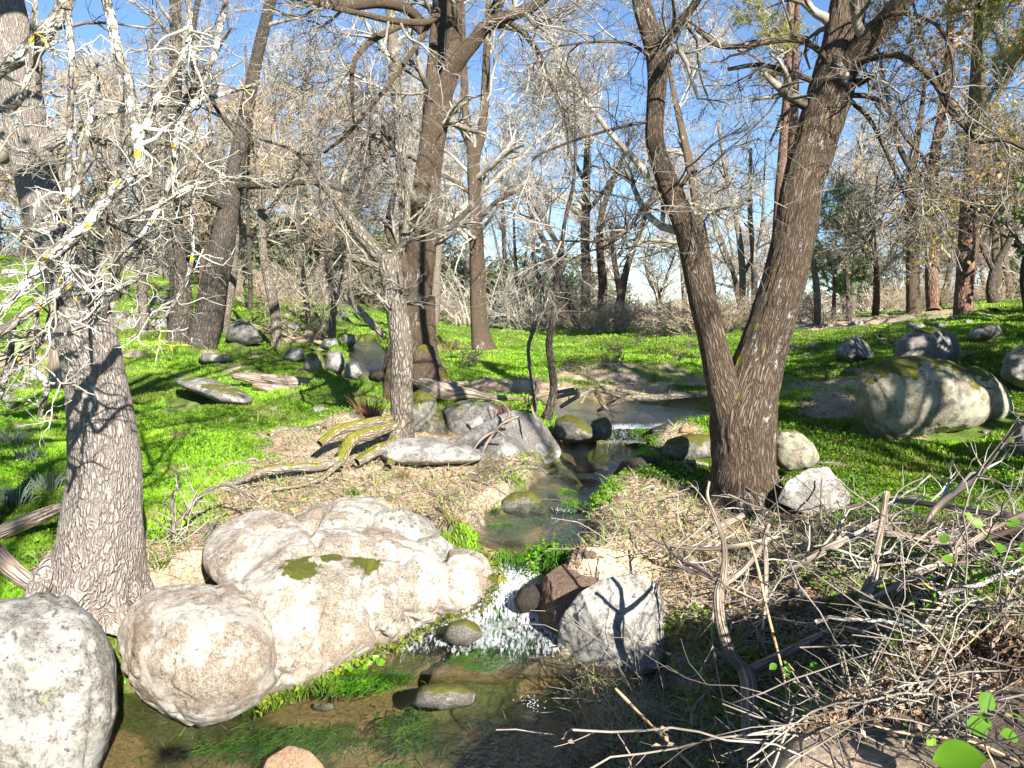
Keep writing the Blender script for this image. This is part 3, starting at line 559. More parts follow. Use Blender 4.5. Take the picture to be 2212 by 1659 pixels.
rock("thin white stone lying at the pool margin", [(672,1530),(680,1518),(720,1518),(728,1530),(700,1538)], MR_white, .05, 3, seed=36, name="stone", cat="stone", push=0)
rock("flat lichened slab lying in the left meadow", [(362,826),(400,815),(450,816),(510,836),(552,862),(540,876),(480,872),(410,842)], MR_grey, .5, 5, ay=.9, seed=37, amp=.02, mosses=[])
rock("grey boulder on the slope right of the twin leaning trunks", [(485,735),(495,700),(520,690),(550,705),(570,738),(530,748)], MR_grey, .4, 4, seed=38, mosses=[(520,694,22)])
rock("dark flat stone in the shade of the left meadow", [(425,775),(445,763),(480,762),(515,775),(480,785),(440,785)], MR_grey, .3, 4, seed=39)
rock("mossy boulder at the right end of the logs", [(724,862),(735,832),(765,820),(800,838),(800,872),(770,885),(735,882)], MR_moss, .3, 5, Y0=10.5, seed=40, mosses=[(760,828,30)])
for k, (ol, mt, lb) in enumerate([
    ([(655,800),(662,765),(690,755),(705,790),(690,812)], MR_moss, "mossy leaning stone at the left side of the upper cascade"),
    ([(700,800),(705,762),(735,755),(748,790),(735,808)], MR_grey, "grey upright stone beside the upper cascade"),
    ([(742,815),(748,785),(772,782),(785,808),(770,822)], MR_grey, "lower rounded stone in the upper cascade"),
    ([(795,820),(800,798),(825,795),(835,815),(820,828)], MR_wet, "dark stone right in the upper cascade"),
    ([(610,775),(622,752),(652,750),(660,775),(635,785)], MR_grey, "pale stone at the foot of the wooded slope"),
    ([(690,752),(700,732),(728,730),(735,750),(715,760)], MR_grey, "tan stone on the near bank of the far stream"),
    ([(735,740),(742,722),(765,722),(770,742),(752,748)], MR_grey, "grey stone on the bank where the far stream bends")]):
    rock(lb, ol, mt, .25, 4, seed=50 + k)
# rubble wall on the left slope
stl = [(235,690,34),(262,672,26),(290,690,30),(325,665,28),(345,690,30),(350,640,24),(372,655,22),(330,640,20),(240,655,20),(268,700,22),(470,690,16),(640,700,20),(665,715,18),(620,678,16),(590,665,14),(672,690,14),(70,805,30),(25,790,34),(45,830,26),(10,850,30)]
tops = Root("rubble_wall", "tumbled grey stone wall crossing the left slope behind the trunks", "stone wall", hit(300, 700))
for k, (sx_, sy_, sw) in enumerate(stl):
    p = hit(sx_, sy_ + sw * .5); r = sw * .55 / FPX * p[1]; D, F = ICO[3]; nz = 1 + (fbm(D * 2 + k, 3, k) - .5) * .7
    tops.part("stone", np.clip(D, -.75, .75) * nz[:, None] * [r * 1.25, r, r * .85] + [p[0], p[1], p[2] + r * .35], F, MR_grey)
# loose stones in the grass
loose = [(108,900,26,MR_orange,"round tan stone in the shaded grass at far left"),(30,870,28,MR_moss,"mossy stone at the left edge below the pale branches"),(125,965,12,MR_orange,"small tan stone near the left grass plants"),
 (1740,690,22,MR_grey,""),(1850,695,20,MR_grey,""),(1975,700,26,MR_grey,""),(2010,690,18,MR_grey,""),(2060,686,16,MR_grey,""),(2030,698,22,MR_grey,""),(2090,692,16,MR_grey,""),(1790,700,16,MR_grey,""),(1900,715,14,MR_grey,""),(1650,755,14,MR_grey,""),
 (1835,800,16,MR_grey,""),(1760,745,20,MR_grey,""),(1940,735,18,MR_grey,""),(1700,770,14,MR_grey,""),(1800,930,22,MR_grey,""),(1765,925,16,MR_brown,""),(1630,1145,24,MR_brown,"brown stone in front of the forked tree foot"),(1330,1075,22,MR_brown,""),(1295,1090,16,MR_wet,""),
 (1560,1000,22,MR_wet,""),(500,905,12,MR_grey,""),(560,1000,16,MR_grey,""),(1410,715,18,MR_white,"pale stone at the far rim of the meadow"),(640,925,20,MR_grey,""),(690,880,24,MR_grey,""),(590,880,16,MR_grey,""),(1245,1180,16,MR_brown,""),(1258,1150,22,MR_wet,""),(1275,1190,26,MR_brown,""),
 (25,585,30,MR_white,"white boulder high on the left hillside"),(2130,930,16,MR_grey,""),(1690,830,12,MR_grey,""),(740,1530,10,MR_white,""),(780,1500,12,MR_orange,""),(700,1548,9,MR_orange,""),(1255,1320,12,MR_wet,"")]
for k, (sx_, sy_, sw, mt, lb) in enumerate(loose):
    p = hit(sx_, sy_ + sw * .35); r = sw * .5 / FPX * p[1]; D, F = ICO[3 if sw < 24 else 4]; nz = 1 + (fbm(D * 1.6 + k * 3, 3, k + 9) - .5) * .7
    V = np.clip(D, -.8, .8) * nz[:, None] * [r * 1.3, r * 1.1, r * .8] + [p[0], p[1], p[2] + r * .25]
    o = mesh_obj("stone", V, F, mt, base=p)
    tag(o, lb or "small stone half sunk in the stream bank or meadow", "stone", None if lb else "small stones half sunk in the ground")
    ROCKS.append((p[0], p[1], r, r, p[2] + r))

# ------------------------------------------------------------------ trees
MB_left = bark_mat("platy_bark", (.25, .21, .18), (.44, .385, .34), .45, (.54, .51, .46), fiss=34, stretch=.45, groove=.78)
MB_ash = bark_mat("fissured_bark", (.08, .055, .037), (.27, .20, .14), .42, (.5, .49, .45), fiss=38, stretch=.2, moss=.3)
MB_mid = bark_mat("tan_bark", (.13, .09, .06), (.34, .25, .17), .4, (.55, .53, .46), fiss=60, stretch=.5, moss=.35)
MB_dark = bark_mat("dark_bark", (.06, .05, .04), (.17, .14, .11), .3, (.45, .44, .40), fiss=20, stretch=.4)
MB_pale = bark_mat("pale_bark", (.16, .135, .105), (.36, .31, .25), .42, (.50, .48, .43), fiss=22, stretch=.5)
MB_pine = bark_mat("reddish_pine_bark", (.15, .085, .06), (.36, .22, .16), .1, fiss=14, stretch=.4)
MB_lich = bark_mat("lichen_crusted_bark", (.2, .175, .14), (.42, .38, .32), .95, (.64, .63, .58), fiss=30, stretch=.6, spec_yel=1.3)
MB_wood = bark_mat("bare_weathered_wood", (.32, .24, .18), (.58, .48, .39), .1, fiss=30, stretch=.08)
MB_root = bark_mat("root_bark", (.28, .23, .18), (.54, .47, .39), .45, (.62, .58, .5), fiss=30, stretch=.3, moss=.35)
MB_mossroot = bark_mat("mossy_root_bark", (.26, .2, .14), (.48, .4, .3), .3, (.62, .58, .5), fiss=30, stretch=.3, moss=.62)
MT_grey = twig_mat("grey_twigs", (.075, .064, .05), (.34, .30, .25))
MT_pale = twig_mat("pale_lichened_twigs", (.19, .165, .13), (.52, .48, .40))
MT_dark = twig_mat("dark_twigs", (.04, .034, .028), (.13, .11, .09))
MT_warm = twig_mat("russet_twigs", (.22, .17, .12), (.48, .39, .29))
MT_lich = twig_mat("lichen_crusted_twigs", (.2, .18, .14), (.56, .54, .47), 5, .68)
MT_stem = twig_mat("ochre_stems", (.32, .2, .1), (.5, .36, .22), 6)
ML_oak = leaf_mat("withered_oak_leaves", (.34, .2, .08), (.5, .36, .15), .4)
ML_yel = leaf_mat("yellowing_leaves", (.36, .33, .05), (.5, .4, .08), .4)
ML_pine = leaf_mat("pine_needles", (.22, .27, .07), (.46, .38, .16), .45)
ML_ever = leaf_mat("grey_green_foliage", (.08, .12, .05), (.18, .22, .09), .25, 1.2)
ML_juni = leaf_mat("juniper_foliage", (.12, .26, .05), (.28, .42, .10), .4, 3)
ML_fresh = leaf_mat("fresh_bramble_leaf", (.09, .22, .015), (.2, .42, .03), .45, 4, .35)
ML_dry = leaf_mat("dead_leaves", (.26, .16, .09), (.56, .43, .30), .3, 6)

def trunk_mesh(P, R, k=40, amp=.05, freq=14, st=.25, seed=0, lump=.12, foot=0, lobes=5):
    V, F, bc = tubes(P, R, k); n = len(R); Rr = np.repeat(R, k)
    C = np.repeat(P, k, 0); dirn = V - C; dirn /= np.linalg.norm(dirn, axis=1, keepdims=True) + 1e-9
    q = bc * [freq, freq, freq * st]; rd = 1 - np.abs(2 * fbm(q + seed, 3, seed) - 1)
    lm = fbm(bc * [2.2, 2.2, 1.1] + seed * 3, 3, seed + 3) - .5
    fl = 0
    if foot:
        th_ = np.tile(np.arange(k) * 2 * np.pi / k, n); tt = np.clip(1 - bc[:, 2] / foot, 0, 1) ** 2.2; sw_ = seed + .6 * np.sin(th_ + seed)
        fl = Rr * tt * (.06 + .5 * np.clip(np.cos(th_ * lobes + sw_ * 3) + .35 * np.cos(th_ * 2 + seed), -.2, 1.2))
    return V + dirn * (fl + Rr * (lump * lm * 2) + np.minimum(Rr, .25) * amp * (1 - rd * 1.6))[:, None], F, bc
def poly(paths, n=24):
    Ps, Rs = zip(*[traced(p, n) for p in paths]); return np.stack(Ps), np.stack(Rs)
def leaves(pts, size, flat=0.0, R_=rng):
    """two-triangle leaves at points"""
    m = len(pts); a = R_.normal(size=(m, 3)); a[:, 2] *= (1 - flat); a /= np.linalg.norm(a, axis=1, keepdims=True); b = R_.normal(size=(m, 3)); b[:, 2] *= (1 - flat)
    b -= (a * b).sum(1, keepdims=True) * a; b /= np.linalg.norm(b, axis=1, keepdims=True); s = (size * R_.uniform(.6, 1.3, m))[:, None]
    V = np.stack([pts - a * s * .5, pts + b * s * .3, pts + a * s * .5, pts - b * s * .3], 1); V[:, (1, 3), 2] += (s * .12)
    return V.reshape(-1, 3), np.arange(m * 4).reshape(-1, 4)
def on_twigs(PP, n, R_=rng):
    m, k, _ = PP.shape; i = R_.integers(0, m, n); j = R_.integers(0, k - 1, n); f = R_.random((n, 1)); return PP[i, j] * (1 - f) + PP[i, j + 1] * f

def crown(P, R, spec, sides=(5, 4, 3, 3), wild=rng):
    """levels of branches from parent polylines -> list of (P,R,V,F,bark)"""
    res = []
    for lv, s in enumerate(spec):
        s = dict(s); PP, RR = spawn(P, R, **s, R_=wild); V, F, bc = tubes(PP, RR, sides[min(lv, 3)]); res.append((PP, RR, V, F, bc)); P, R = PP, RR
    return res
def tree(name, label, trunkpaths, mat, tmat, spec, group=None, ktr=28, n=40, limb_from=1, leafn=0, leafm=None, leafs=.05, rough=.05, cat="tree", extra_roots=0, lump=.12, crown_from=None, freq=14, stf=.25, extra_spec=None, foot=0, lobes=5):
    """first path is the trunk, the others limbs"""
    P0, R0 = traced(trunkpaths[0], n * 2); base = P0[0]; T = Root(name, label, cat, [base[0], base[1], base[2]], group)
    V, F, bc = trunk_mesh(P0, R0, ktr, rough, freq, stf, len(label), lump, foot, lobes); T.part("trunk", V, F, mat, attrs={'bark': bc})
    allP, allR = [P0[np.linspace(n * .7, 2 * n - 1, n).astype(int)]], [R0[np.linspace(n * .7, 2 * n - 1, n).astype(int)]]
    for q in trunkpaths[1:]:
        P1, R1 = traced(q, n); V, F, bc = trunk_mesh(P1, R1, max(10, ktr // 2), rough * .8, freq, stf, len(allP)); T.part("limb", V, F, mat, attrs={'bark': bc}); allP.append(P1); allR.append(R1)
    if spec:
        src = range(len(allP)) if crown_from is None else crown_from
        lv = crown(np.stack([allP[i] for i in src]), np.stack([allR[i] for i in src]), spec); V, F, bc = merge([(a[2], a[3], a[4]) for a in lv])
        T.part("crown", V, F, tmat, kind='stuff')
        T.last = lv
        if leafn: V, F = leaves(on_twigs(lv[-1][0], leafn), leafs); T.part("foliage", V, F, leafm, kind='stuff', smooth=False)
    T.P, T.R = allP, allR
    return T
def crown_spec(L=2.0, n=(9, 7, 6, 3), r=1.0, up=.15, a=50, w=.2, t0=.2, out=None):
    q = [dict(n=n[0], t0=t0, t1=1, ang=a, L=L, nseg=7, wig=w, up=up, rf=.45, rmin=.011 * r, rmax=.06 * max(1, r)), dict(n=n[1], t0=.15, t1=1, ang=48, L=L * .5, nseg=4, wig=w * 1.2, up=up * .6, rf=.6, rmin=.0065 * r),
         dict(n=n[2] if len(n) > 2 else 1, t0=.15, t1=1, ang=45, L=L * .27, nseg=3, wig=w * 1.3, up=up * .3, rf=.6, rmin=.0042 * r)]
    if len(n) > 3: q.append(dict(n=n[3], t0=.2, t1=1, ang=42, L=L * .14, nseg=2, wig=.25, up=.1, rf=.6, rmin=.0028 * r))
    if out is not None: q[0]['out'] = out
    return q[:len(n)]

# left leaning tree with its shoulder and flared foot
Y1 = 4.25
T1 = tree("leaning_tree", "thick leaning tree with grey platy bark beside the white boulders at left",
  [[(196,1330,210,4.3),(202,1270,196,4.3),(214,1200,180,4.28),(220,1120,162,4.26),(228,1020,150,4.26),(222,920,136,4.27),(207,820,122,4.3),(186,720,118,4.32),(165,640,112,4.36),(140,570,106,4.42),(105,480,92,4.5),(78,380,86,4.6),(55,260,84,4.7),(38,140,80,4.8),(12,0,72,4.95),(-30,-180,62,5.1),(-80,-400,50,5.2)],
   [(190,720,60,4.32),(245,600,16,4.2),(300,520,10,4.1),(330,430,6,4.0)],
   [(70,330,40,4.6),(150,290,24,4.7),(250,300,18,4.9),(330,330,10,5.1)],
   [(90,440,34,4.5),(170,460,20,4.3),(300,470,12,4.4),(420,440,7,4.6)],
   [(40,150,40,4.8),(110,60,30,4.6),(180,-80,22,4.5),(300,-260,16,4.4)]],
  MB_left, MT_grey, crown_spec(1.0, (6, 5, 4, 2), .6, .1), n=60, ktr=90, rough=.02, lump=.10, freq=16, stf=.6, foot=.5)
for q in ([(175,1200,30,4.3),(130,1215,62,4.22),(95,1250,56,4.1),(70,1300,40,3.95),(50,1345,14,3.85)],[(240,1215,40,4.3),(268,1255,60,4.28),(296,1300,40,4.3),(310,1340,14,4.3)]):
    P, R = traced(q, 24); V, F, bc = trunk_mesh(P, R, 24, .05, 12, .4, 4, .2); T1.part("root", V, F, MB_left, attrs={'bark': bc})

# pale lichened limbs hanging in front of it at the upper left (tree stands outside the frame)
lich = [[(-40,190,34,3.3),(0,148,30,3.3),(44,124,30,3.3),(87,77,28,3.3),(128,37,24,3.35),(151,0,20,3.4),(175,-80,16,3.4)],
 [(146,-30,12,3.4),(150,67,13,3.35),(155,118,12,3.3),(153,185,11,3.3),(152,252,11,3.3),(148,340,10,3.3),(148,430,10,3.3),(152,520,8,3.3),(158,590,7,3.3)],
 [(220,-40,15,3.6),(242,50,17,3.55),(252,101,18,3.5),(262,144,19,3.45),(279,175,19,3.4),(282,235,19,3.4),(296,302,20,3.35),(300,353,21,3.3),(262,396,22,3.25),(215,447,21,3.2),(188,487,21,3.15),(148,520,22,3.1),(100,560,24,3.05),(60,610,22,3.0),(10,660,18,2.95),(-30,700,14,2.95)],
 [(405,-40,11,3.7),(410,67,13,3.65),(396,118,13,3.6),(366,168,13,3.5),(343,208,13,3.45),(323,255,15,3.4),(298,310,16,3.35)],
 [(495,-30,9,3.9),(474,67,10,3.85),(464,118,10,3.8),(447,151,10,3.75),(430,208,10,3.7),(393,262,10,3.65),(380,302,10,3.6),(373,380,10,3.5),(349,437,9,3.5),(322,487,8,3.45),(275,545,6,3.4)],
 [(373,386,9,3.5),(403,413,8,3.5),(413,464,8,3.5),(416,553,8,3.5),(395,620,7,3.5),(350,690,5,3.5),(300,720,3,3.5)],
 [(165,500,22,3.15),(140,570,20,3.1),(150,610,16,3.05),(95,650,18,3.0),(40,690,18,2.95),(-20,730,16,2.9)],
 [(130,600,16,3.1),(118,660,14,3.1),(100,720,14,3.1),(60,760,13,3.1),(20,790,11,3.1),(-10,860,9,3.1)],
 [(75,650,10,3.15),(80,720,11,3.15),(70,790,11,3.15),(100,830,14,3.15),(85,900,9,3.2)],
 [(30,700,9,3.1),(20,780,10,3.1),(0,860,8,3.1)],
 [(180,120,9,3.5),(200,170,9,3.45),(196,250,10,3.4),(180,330,11,3.35),(160,420,9,3.3),(90,480,6,3.3)],
 [(-20,235,15,3.2),(30,230,13,3.2),(60,170,10,3.2),(70,60,8,3.25),(80,-20,7,3.3)],
 [(560,180,7,4.2),(430,218,10,4.0),(380,225,10,3.9),(300,230,9,3.8),(200,260,7,3.7),(120,330,5,3.7)],
 [(250,480,8,3.2),(330,450,7,3.3),(420,400,6,3.4),(520,380,5,3.6)],
 [(-20,500,12,3.2),(60,495,10,3.2),(110,505,8,3.2)],
 [(120,620,7,3.1),(160,700,8,3.1),(230,640,7,3.2),(300,600,6,3.3),(330,560,4,3.3)]]
TL = Root("lichened_tree", "nearest tree at upper left with knotty white limbs spotted by yellow lichen", "tree", W(-120, 300, 3.2) * [1, 1, 0] + [0, 0, .5])
Ptr, Rtr = traced([(-260,1200,60,3.2),(-250,800,55,3.2),(-230,500,50,3.2),(-180,330,44,3.25),(-100,250,38,3.3),(-40,190,34,3.3)], 50)
V, F, bc = trunk_mesh(Ptr, Rtr, 20); TL.part("trunk", V, F, MB_lich, attrs={'bark': bc})
LP, LR = [], []
for q in lich:
    P, R = traced(q, 70); R = R * 1.25; V, F, bc = trunk_mesh(P, R, 12, .12, 22, .5, int(q[0][0]) % 50 + 60, .35); P2 = P; TL.part("limb", V, F, MB_lich, attrs={'bark': bc}); LP.append(P[::2]); LR.append(R[::2])
spl = [dict(n=7, t0=.03, t1=.98, ang=60, L=.42, nseg=7, wig=.34, up=.05, rf=.45, rmin=.0045, rmax=.010), dict(n=4, t0=.1, t1=1, ang=55, L=.2, nseg=5, wig=.32, up=.0, rf=.6, rmin=.0028), dict(n=2, t0=.1, t1=1, ang=50, L=.09, nseg=3, wig=.3, up=0, rf=.7, rmin=.0015)]
lv = crown(np.stack(LP), np.stack(LR), spl, (6, 5, 3)); V, F, bc = merge([(a[2], a[3], a[4]) for a in lv]); TL.part("crown", V, F, MT_lich, kind='stuff')

# middle tree: stout tan trunk forking above, and the slim trunk in front
TM = tree("forked_tree", "tall tan barked tree in the middle forking high above the stream",
  [[(900,900,130,10.4),(896,850,108,10.4),(893,790,86,10.4),(893,700,68,10.4),(900,620,66,10.4),(912,520,62,10.4),(920,420,60,10.4),(932,320,58,10.4),(945,240,58,10.4),(952,190,56,10.4)],
   [(935,300,52,10.4),(936,220,44,10.5),(940,150,36,10.6),(945,70,34,10.7),(950,0,34,10.8),(952,-200,26,11),(940,-420,14,11.2)],
   [(950,220,46,10.4),(975,150,40,10.3),(980,90,36,10.3),(981,0,34,10.3),(985,-200,28,10.3),(990,-450,14,10.3)],
   [(958,190,40,10.4),(990,130,36,10.2),(1025,88,32,10.1),(1048,58,30,10.0),(1090,38,28,9.8),(1135,22,26,9.7),(1172,0,22,9.6),(1260,-80,16,9.3)],
   [(1060,50,22,10.0),(1065,25,22,10.1),(1100,-50,18,10.1),(1160,-240,12,10.2)],
   [(1085,38,11,9.9),(1130,70,13,9.7),(1160,110,13,9.6),(1185,165,12,9.5),(1205,210,12,9.5),(1222,260,8,9.4),(1228,330,4,9.3)],
   [(920,60,24,10.3),(880,20,22,10),(820,5,24,9.7),(740,10,22,9.2),(620,-10,16,8.8)],
   [(912,70,16,10.2),(880,52,14,10),(820,78,14,9.6),(780,110,12,9.3),(760,160,10,9.2),(765,280,4,9.2)],
   [(950,30,12,10.2),(920,48,14,9.8),(850,45,14,9.4),(780,30,12,9),(690,10,10,8.6)],
   [(945,20,12,10.2),(905,90,11,9.8),(860,155,10,9.5),(810,220,10,9.2),(750,290,8,9.0),(700,330,6,8.8)],
   [(905,640,30,10.4),(870,560,24,10.3),(840,490,16,10.4),(860,380,10,10.6)]],
  MB_mid, MT_grey, crown_spec(2.0, (6, 6, 4, 3), .75, .0), n=50, ktr=56, rough=.05)
for q in ([(930,640,20,10.5),(926,740,34,10.6),(935,790,38,10.6),(955,820,36,10.5),(975,850,22,10.4)],[(905,760,70,10.3),(925,830,60,10.1),(960,865,30,9.9)],[(870,760,50,10.2),(852,820,46,10.0),(845,880,36,9.8)],[(890,700,50,10.4),(860,760,50,10.3),(842,860,44,10.2),(838,900,40,10.1)]):
    P, R = traced(q, 26); V, F, bc = trunk_mesh(P, R, 24, .05, 14, .3, 14); TM.part("root", V, F, MB_mid, attrs={'bark': bc})
TS = tree("slim_tree", "slim white flecked tree standing in front of the tan forked tree",
  [[(868,990,72,7.7),(868,950,56,7.7),(868,900,50,7.7),(867,830,47,7.7),(868,760,46,7.72),(862,700,46,7.75),(852,640,44,7.8),(845,590,48,7.85),(838,560,50,7.9)],
   [(838,570,40,7.9),(812,545,34,8.0),(780,505,30,8.1),(745,460,22,8.3),(700,400,14,8.5),(640,330,8,8.8),(560,300,5,9)],
   [(850,560,26,7.9),(872,520,18,7.9),(880,430,12,8.0),(870,300,8,8.1)],
   [(838,590,18,7.9),(800,570,16,7.8),(765,558,12,7.8),(757,560,10,7.8),(756,620,8,7.8),(770,680,6,7.8)],
   [(850,545,16,7.9),(900,500,12,7.8),(880,480,8,7.7)]],
  MB_pale, MT_grey, crown_spec(.9, (5, 5, 4, 3), .6, .2), n=40, ktr=40, rough=.05)
for q, mt in (([(860,930,50,7.6),(845,960,44,7.3),(810,975,40,7.0),(770,1000,30,6.8)], MB_root),([(850,920,40,7.5),(800,935,44,7.2),(760,950,42,7.0),(738,990,36,6.8),(735,1010,20,6.7)], MB_mossroot),([(845,905,34,7.6),(790,915,36,7.4),(730,930,34,7.2),(690,960,26,7.0)], MB_mossroot),
          ([(870,960,40,7.4),(850,990,34,7.0),(838,1010,24,6.8)], MB_mossroot),([(738,990,30,6.8),(690,1008,30,6.6),(620,1010,28,6.4),(560,1020,24,6.3),(505,1045,16,6.2)], MB_root),([(735,1000,22,6.7),(690,1035,18,6.4),(640,1050,14,6.2),(590,1058,10,6.1)], MB_root)):
    P, R = traced(q, 40); R = R * .62; g_ = gz(P[:, 0], P[:, 1]); P[6:, 2] = np.where(g_[6:] > P[6:, 2] - R[6:] * .4, g_[6:] + R[6:] * .35, P[6:, 2]) if len(P) else 0
    V, F, bc = trunk_mesh(P, R, 16, .10, 16, .3, 15, .3); TS.part("root", V, F, mt, attrs={'bark': bc})

# right tree, forked low
TR = tree("forked_tree", "stout fissured tree forked low beside the stream at right",
  [[(1604,1110,190,6.05),(1604,1070,158,6.05),(1606,1020,136,6.05),(1605,960,134,6.05),(1606,900,138,6.05),(1622,840,120,6.05),(1640,780,104,6.05),(1662,710,98,6.08),(1684,640,93,6.1),(1703,570,90,6.12),(1720,490,90,6.15),(1735,400,90,6.2),(1757,320,92,6.25),(1775,260,96,6.3),(1802,170,98,6.35),(1818,100,86,6.4),(1832,0,74,6.5),(1850,-160,60,6.6),(1840,-400,40,6.8)],
   [(1592,930,90,6.05),(1575,880,84,6.0),(1558,820,68,5.98),(1540,740,60,5.95),(1520,660,58,5.9),(1502,580,56,5.9),(1485,500,56,5.85),(1458,430,52,5.85),(1430,360,44,5.85),(1414,300,42,5.85),(1416,230,42,5.85),(1420,160,44,5.85),(1412,100,44,5.85),(1398,50,44,5.85),(1385,0,42,5.85),(1360,-160,34,5.9),(1350,-380,20,6)],
   [(1815,170,56,6.3),(1850,118,54,6.2),(1890,72,50,6.1),(1930,25,44,6.0),(1975,-30,40,5.9),(2080,-180,26,5.7)],
   [(1850,180,22,6.2),(1890,160,12,6.15)],
   [(1418,120,24,5.85),(1460,60,22,5.7),(1500,10,18,5.6),(1550,-80,14,5.4)],
   [(1866,130,16,6.1),(1930,118,15,5.9),(1980,140,14,5.8),(2020,180,13,5.7),(2050,235,12,5.6),(2085,275,11,5.5),(2115,305,11,5.4),(2170,302,10,5.3),(2230,330,9,5.2)],
   [(1830,205,12,6.3),(1880,210,11,6.2),(1920,240,10,6.1),(1960,300,9,6.0),(2000,350,7,5.9),(1990,380,4,5.8)],
   [(1840,220,10,6.3),(1880,260,9,6.2),(1915,330,8,6.1),(1960,430,6,6.0),(2000,470,3,6.0)],
   [(1770,180,14,6.3),(1700,155,12,6.4),(1640,140,10,6.5),(1570,150,8,6.6)],
   [(1800,160,16,6.3),(1770,110,14,6.2),(1720,85,14,6.2),(1650,90,15,6.1),(1560,100,12,6.0),(1500,60,9,6.0)],
   [(1415,130,8,5.85),(1360,95,7,5.7),(1290,90,6,5.6),(1200,100,4,5.5)],
   [(1412,260,8,5.85),(1340,275,7,5.8),(1250,300,6,5.7),(1150,340,4,5.6)],
   [(1440,390,10,5.85),(1470,400,12,5.8),(1490,375,9,5.75),(1505,370,7,5.7)],
   [(1430,420,14,5.85),(1390,450,10,5.8),(1350,500,8,5.75),(1290,520,6,5.7),(1180,520,3,5.6)],
   [(1850,80,14,6.3),(1900,40,12,6.0),(1960,30,10,5.8),(2030,60,9,5.6),(2060,150,7,5.5),(2040,260,5,5.5)]],
  MB_ash, MT_grey, crown_spec(1.3, (5, 5, 4, 3), .6, -.12, 55, .22), n=80, ktr=120, rough=.075, lump=.08, freq=22, stf=.16, foot=.45, lobes=6)

# saplings over the wedge boulder
tree("sapling", "bare curved sapling rising behind the wedge boulder", [[(1180,905,26,8.4),(1188,880,20,8.4),(1196,840,17,8.4),(1190,780,16,8.4),(1186,740,15,8.4),(1195,690,15,8.4),(1203,620,14,8.4),(1210,560,14,8.4),(1214,520,12,8.4)],
   [(1213,540,10,8.4),(1220,480,9,8.4),(1238,400,8,8.4),(1243,320,6,8.4),(1240,200,4,8.4)],[(1212,540,12,8.4),(1185,495,13,8.3),(1160,450,12,8.2),(1142,420,8,8.1)],[(1210,600,5,8.4),(1235,560,4,8.4),(1330,520,3,8.3),(1390,470,2,8.2)]],
   MB_dark, MT_dark, crown_spec(.8, (6, 5, 3), .7, .3), n=24, ktr=12)
tree("sapling", "crooked thin grey sapling left of the curved sapling", [[(1158,890,9,8.9),(1152,840,8,8.9),(1143,780,8,8.9),(1142,745,8,8.9),(1155,710,8,8.9),(1175,670,7,8.9),(1190,620,5,8.9),(1210,560,3,8.9)],[(1150,730,5,8.9),(1143,705,4,8.9),(1136,690,2,8.9)]], MB_pale, MT_grey, crown_spec(.35, (5, 4), .6), n=20, ktr=8)

# traced trees of the middle distance
def mt(label, paths, mat=MB_dark, tm=MT_grey, L=2.2, n=(8, 6, 5, 3), r=1.4, up=.12, **k):
    n = tuple(max(2, int(q * .9)) for q in n); L *= .9; r *= .8
    b = hit(*paths[0][0][:2]); Yb = b[1]; pp = [[(a, b_, c, Yb + d) for a, b_, c, d in q] for q in paths]
    f = paths[0]; pp[0] = [(f[0][0], f[0][1] + 8, f[0][2] * 1.15, Yb)] + pp[0]
    return tree("bare_tree", label, pp, mat, tm, crown_spec(L, n, r, up), n=26, ktr=16, rough=.05, **k)
mt("dark leaning tree with a thick trunk on the left slope", [[(435,748,66,0),(450,690,60,0),(462,620,58,0),(478,540,54,0),(490,470,46,.1),(505,380,38,.2),(522,300,34,.3),(540,200,30,.4),(556,120,26,.5),(585,0,24,.6),(610,-150,18,.8),(630,-350,8,1)],[(500,400,18,.2),(600,400,14,-.4),(680,395,10,-.8),(760,420,5,-1)],[(495,450,22,.1),(420,420,16,-.5),(330,440,10,-1)],[(520,300,14,.3),(460,220,10,0),(420,120,6,0)]], L=2.4)
mt("shorter dark leaning tree left of the thick leaning one", [[(385,738,52,0),(392,680,48,0),(390,620,42,0),(382,560,38,0),(378,480,34,0),(372,380,32,0),(375,250,30,0),(380,120,26,0),(378,0,24,0),(370,-200,14,0)],[(378,500,16,0),(330,420,12,-.3),(300,330,8,-.5)],[(376,250,16,0),(430,170,10,-.2),(500,60,6,-.4)],[(376,300,14,0),(420,200,14,-.2),(415,80,14,-.3),(440,-60,10,-.4)]], L=2.2)
mt("slender pale trunk between the two leaning trees and the left tree", [[(311,722,24,0),(308,650,22,0),(305,580,21,0),(308,480,18,0),(318,360,15,0),(325,200,10,0),(330,20,6,0)]], MB_pale, L=1.6)
mt("pale curving tree right of the thick leaning tree", [[(596,745,22,0),(596,700,22,0),(590,650,22,0),(578,600,20,0),(568,540,18,0),(565,460,16,0),(560,380,13,0),(540,260,9,0),(530,100,5,0)],[(565,480,10,0),(610,410,8,0),(660,330,5,0)]], MB_pale, MT_warm, L=2.0, leafn=300, leafm=ML_oak, leafs=.06)
mt("pale trunk close behind the thick leaning tree", [[(480,712,30,0),(488,660,28,0),(500,600,24,0),(505,540,20,0),(520,420,14,0),(530,260,8,0)]], MB_pale, L=1.6)
mt("thin dark straight trunk on the wooded slope", [[(540,672,11,0),(541,620,10,0),(538,540,9,0),(535,420,7,0),(540,250,4,0)]], MB_dark, L=1.8)
mt("grey twiggy tree left of the far stream", [[(716,745,20,0),(718,700,16,0),(722,650,14,0),(712,600,11,0),(700,520,8,0),(690,400,5,0)],[(722,660,10,0),(740,600,8,0),(752,520,5,0)],[(716,730,9,0),(690,690,7,0),(660,640,6,0),(640,560,3,0)]], MB_pale, MT_warm, L=1.5, n=(9, 7, 5, 3))
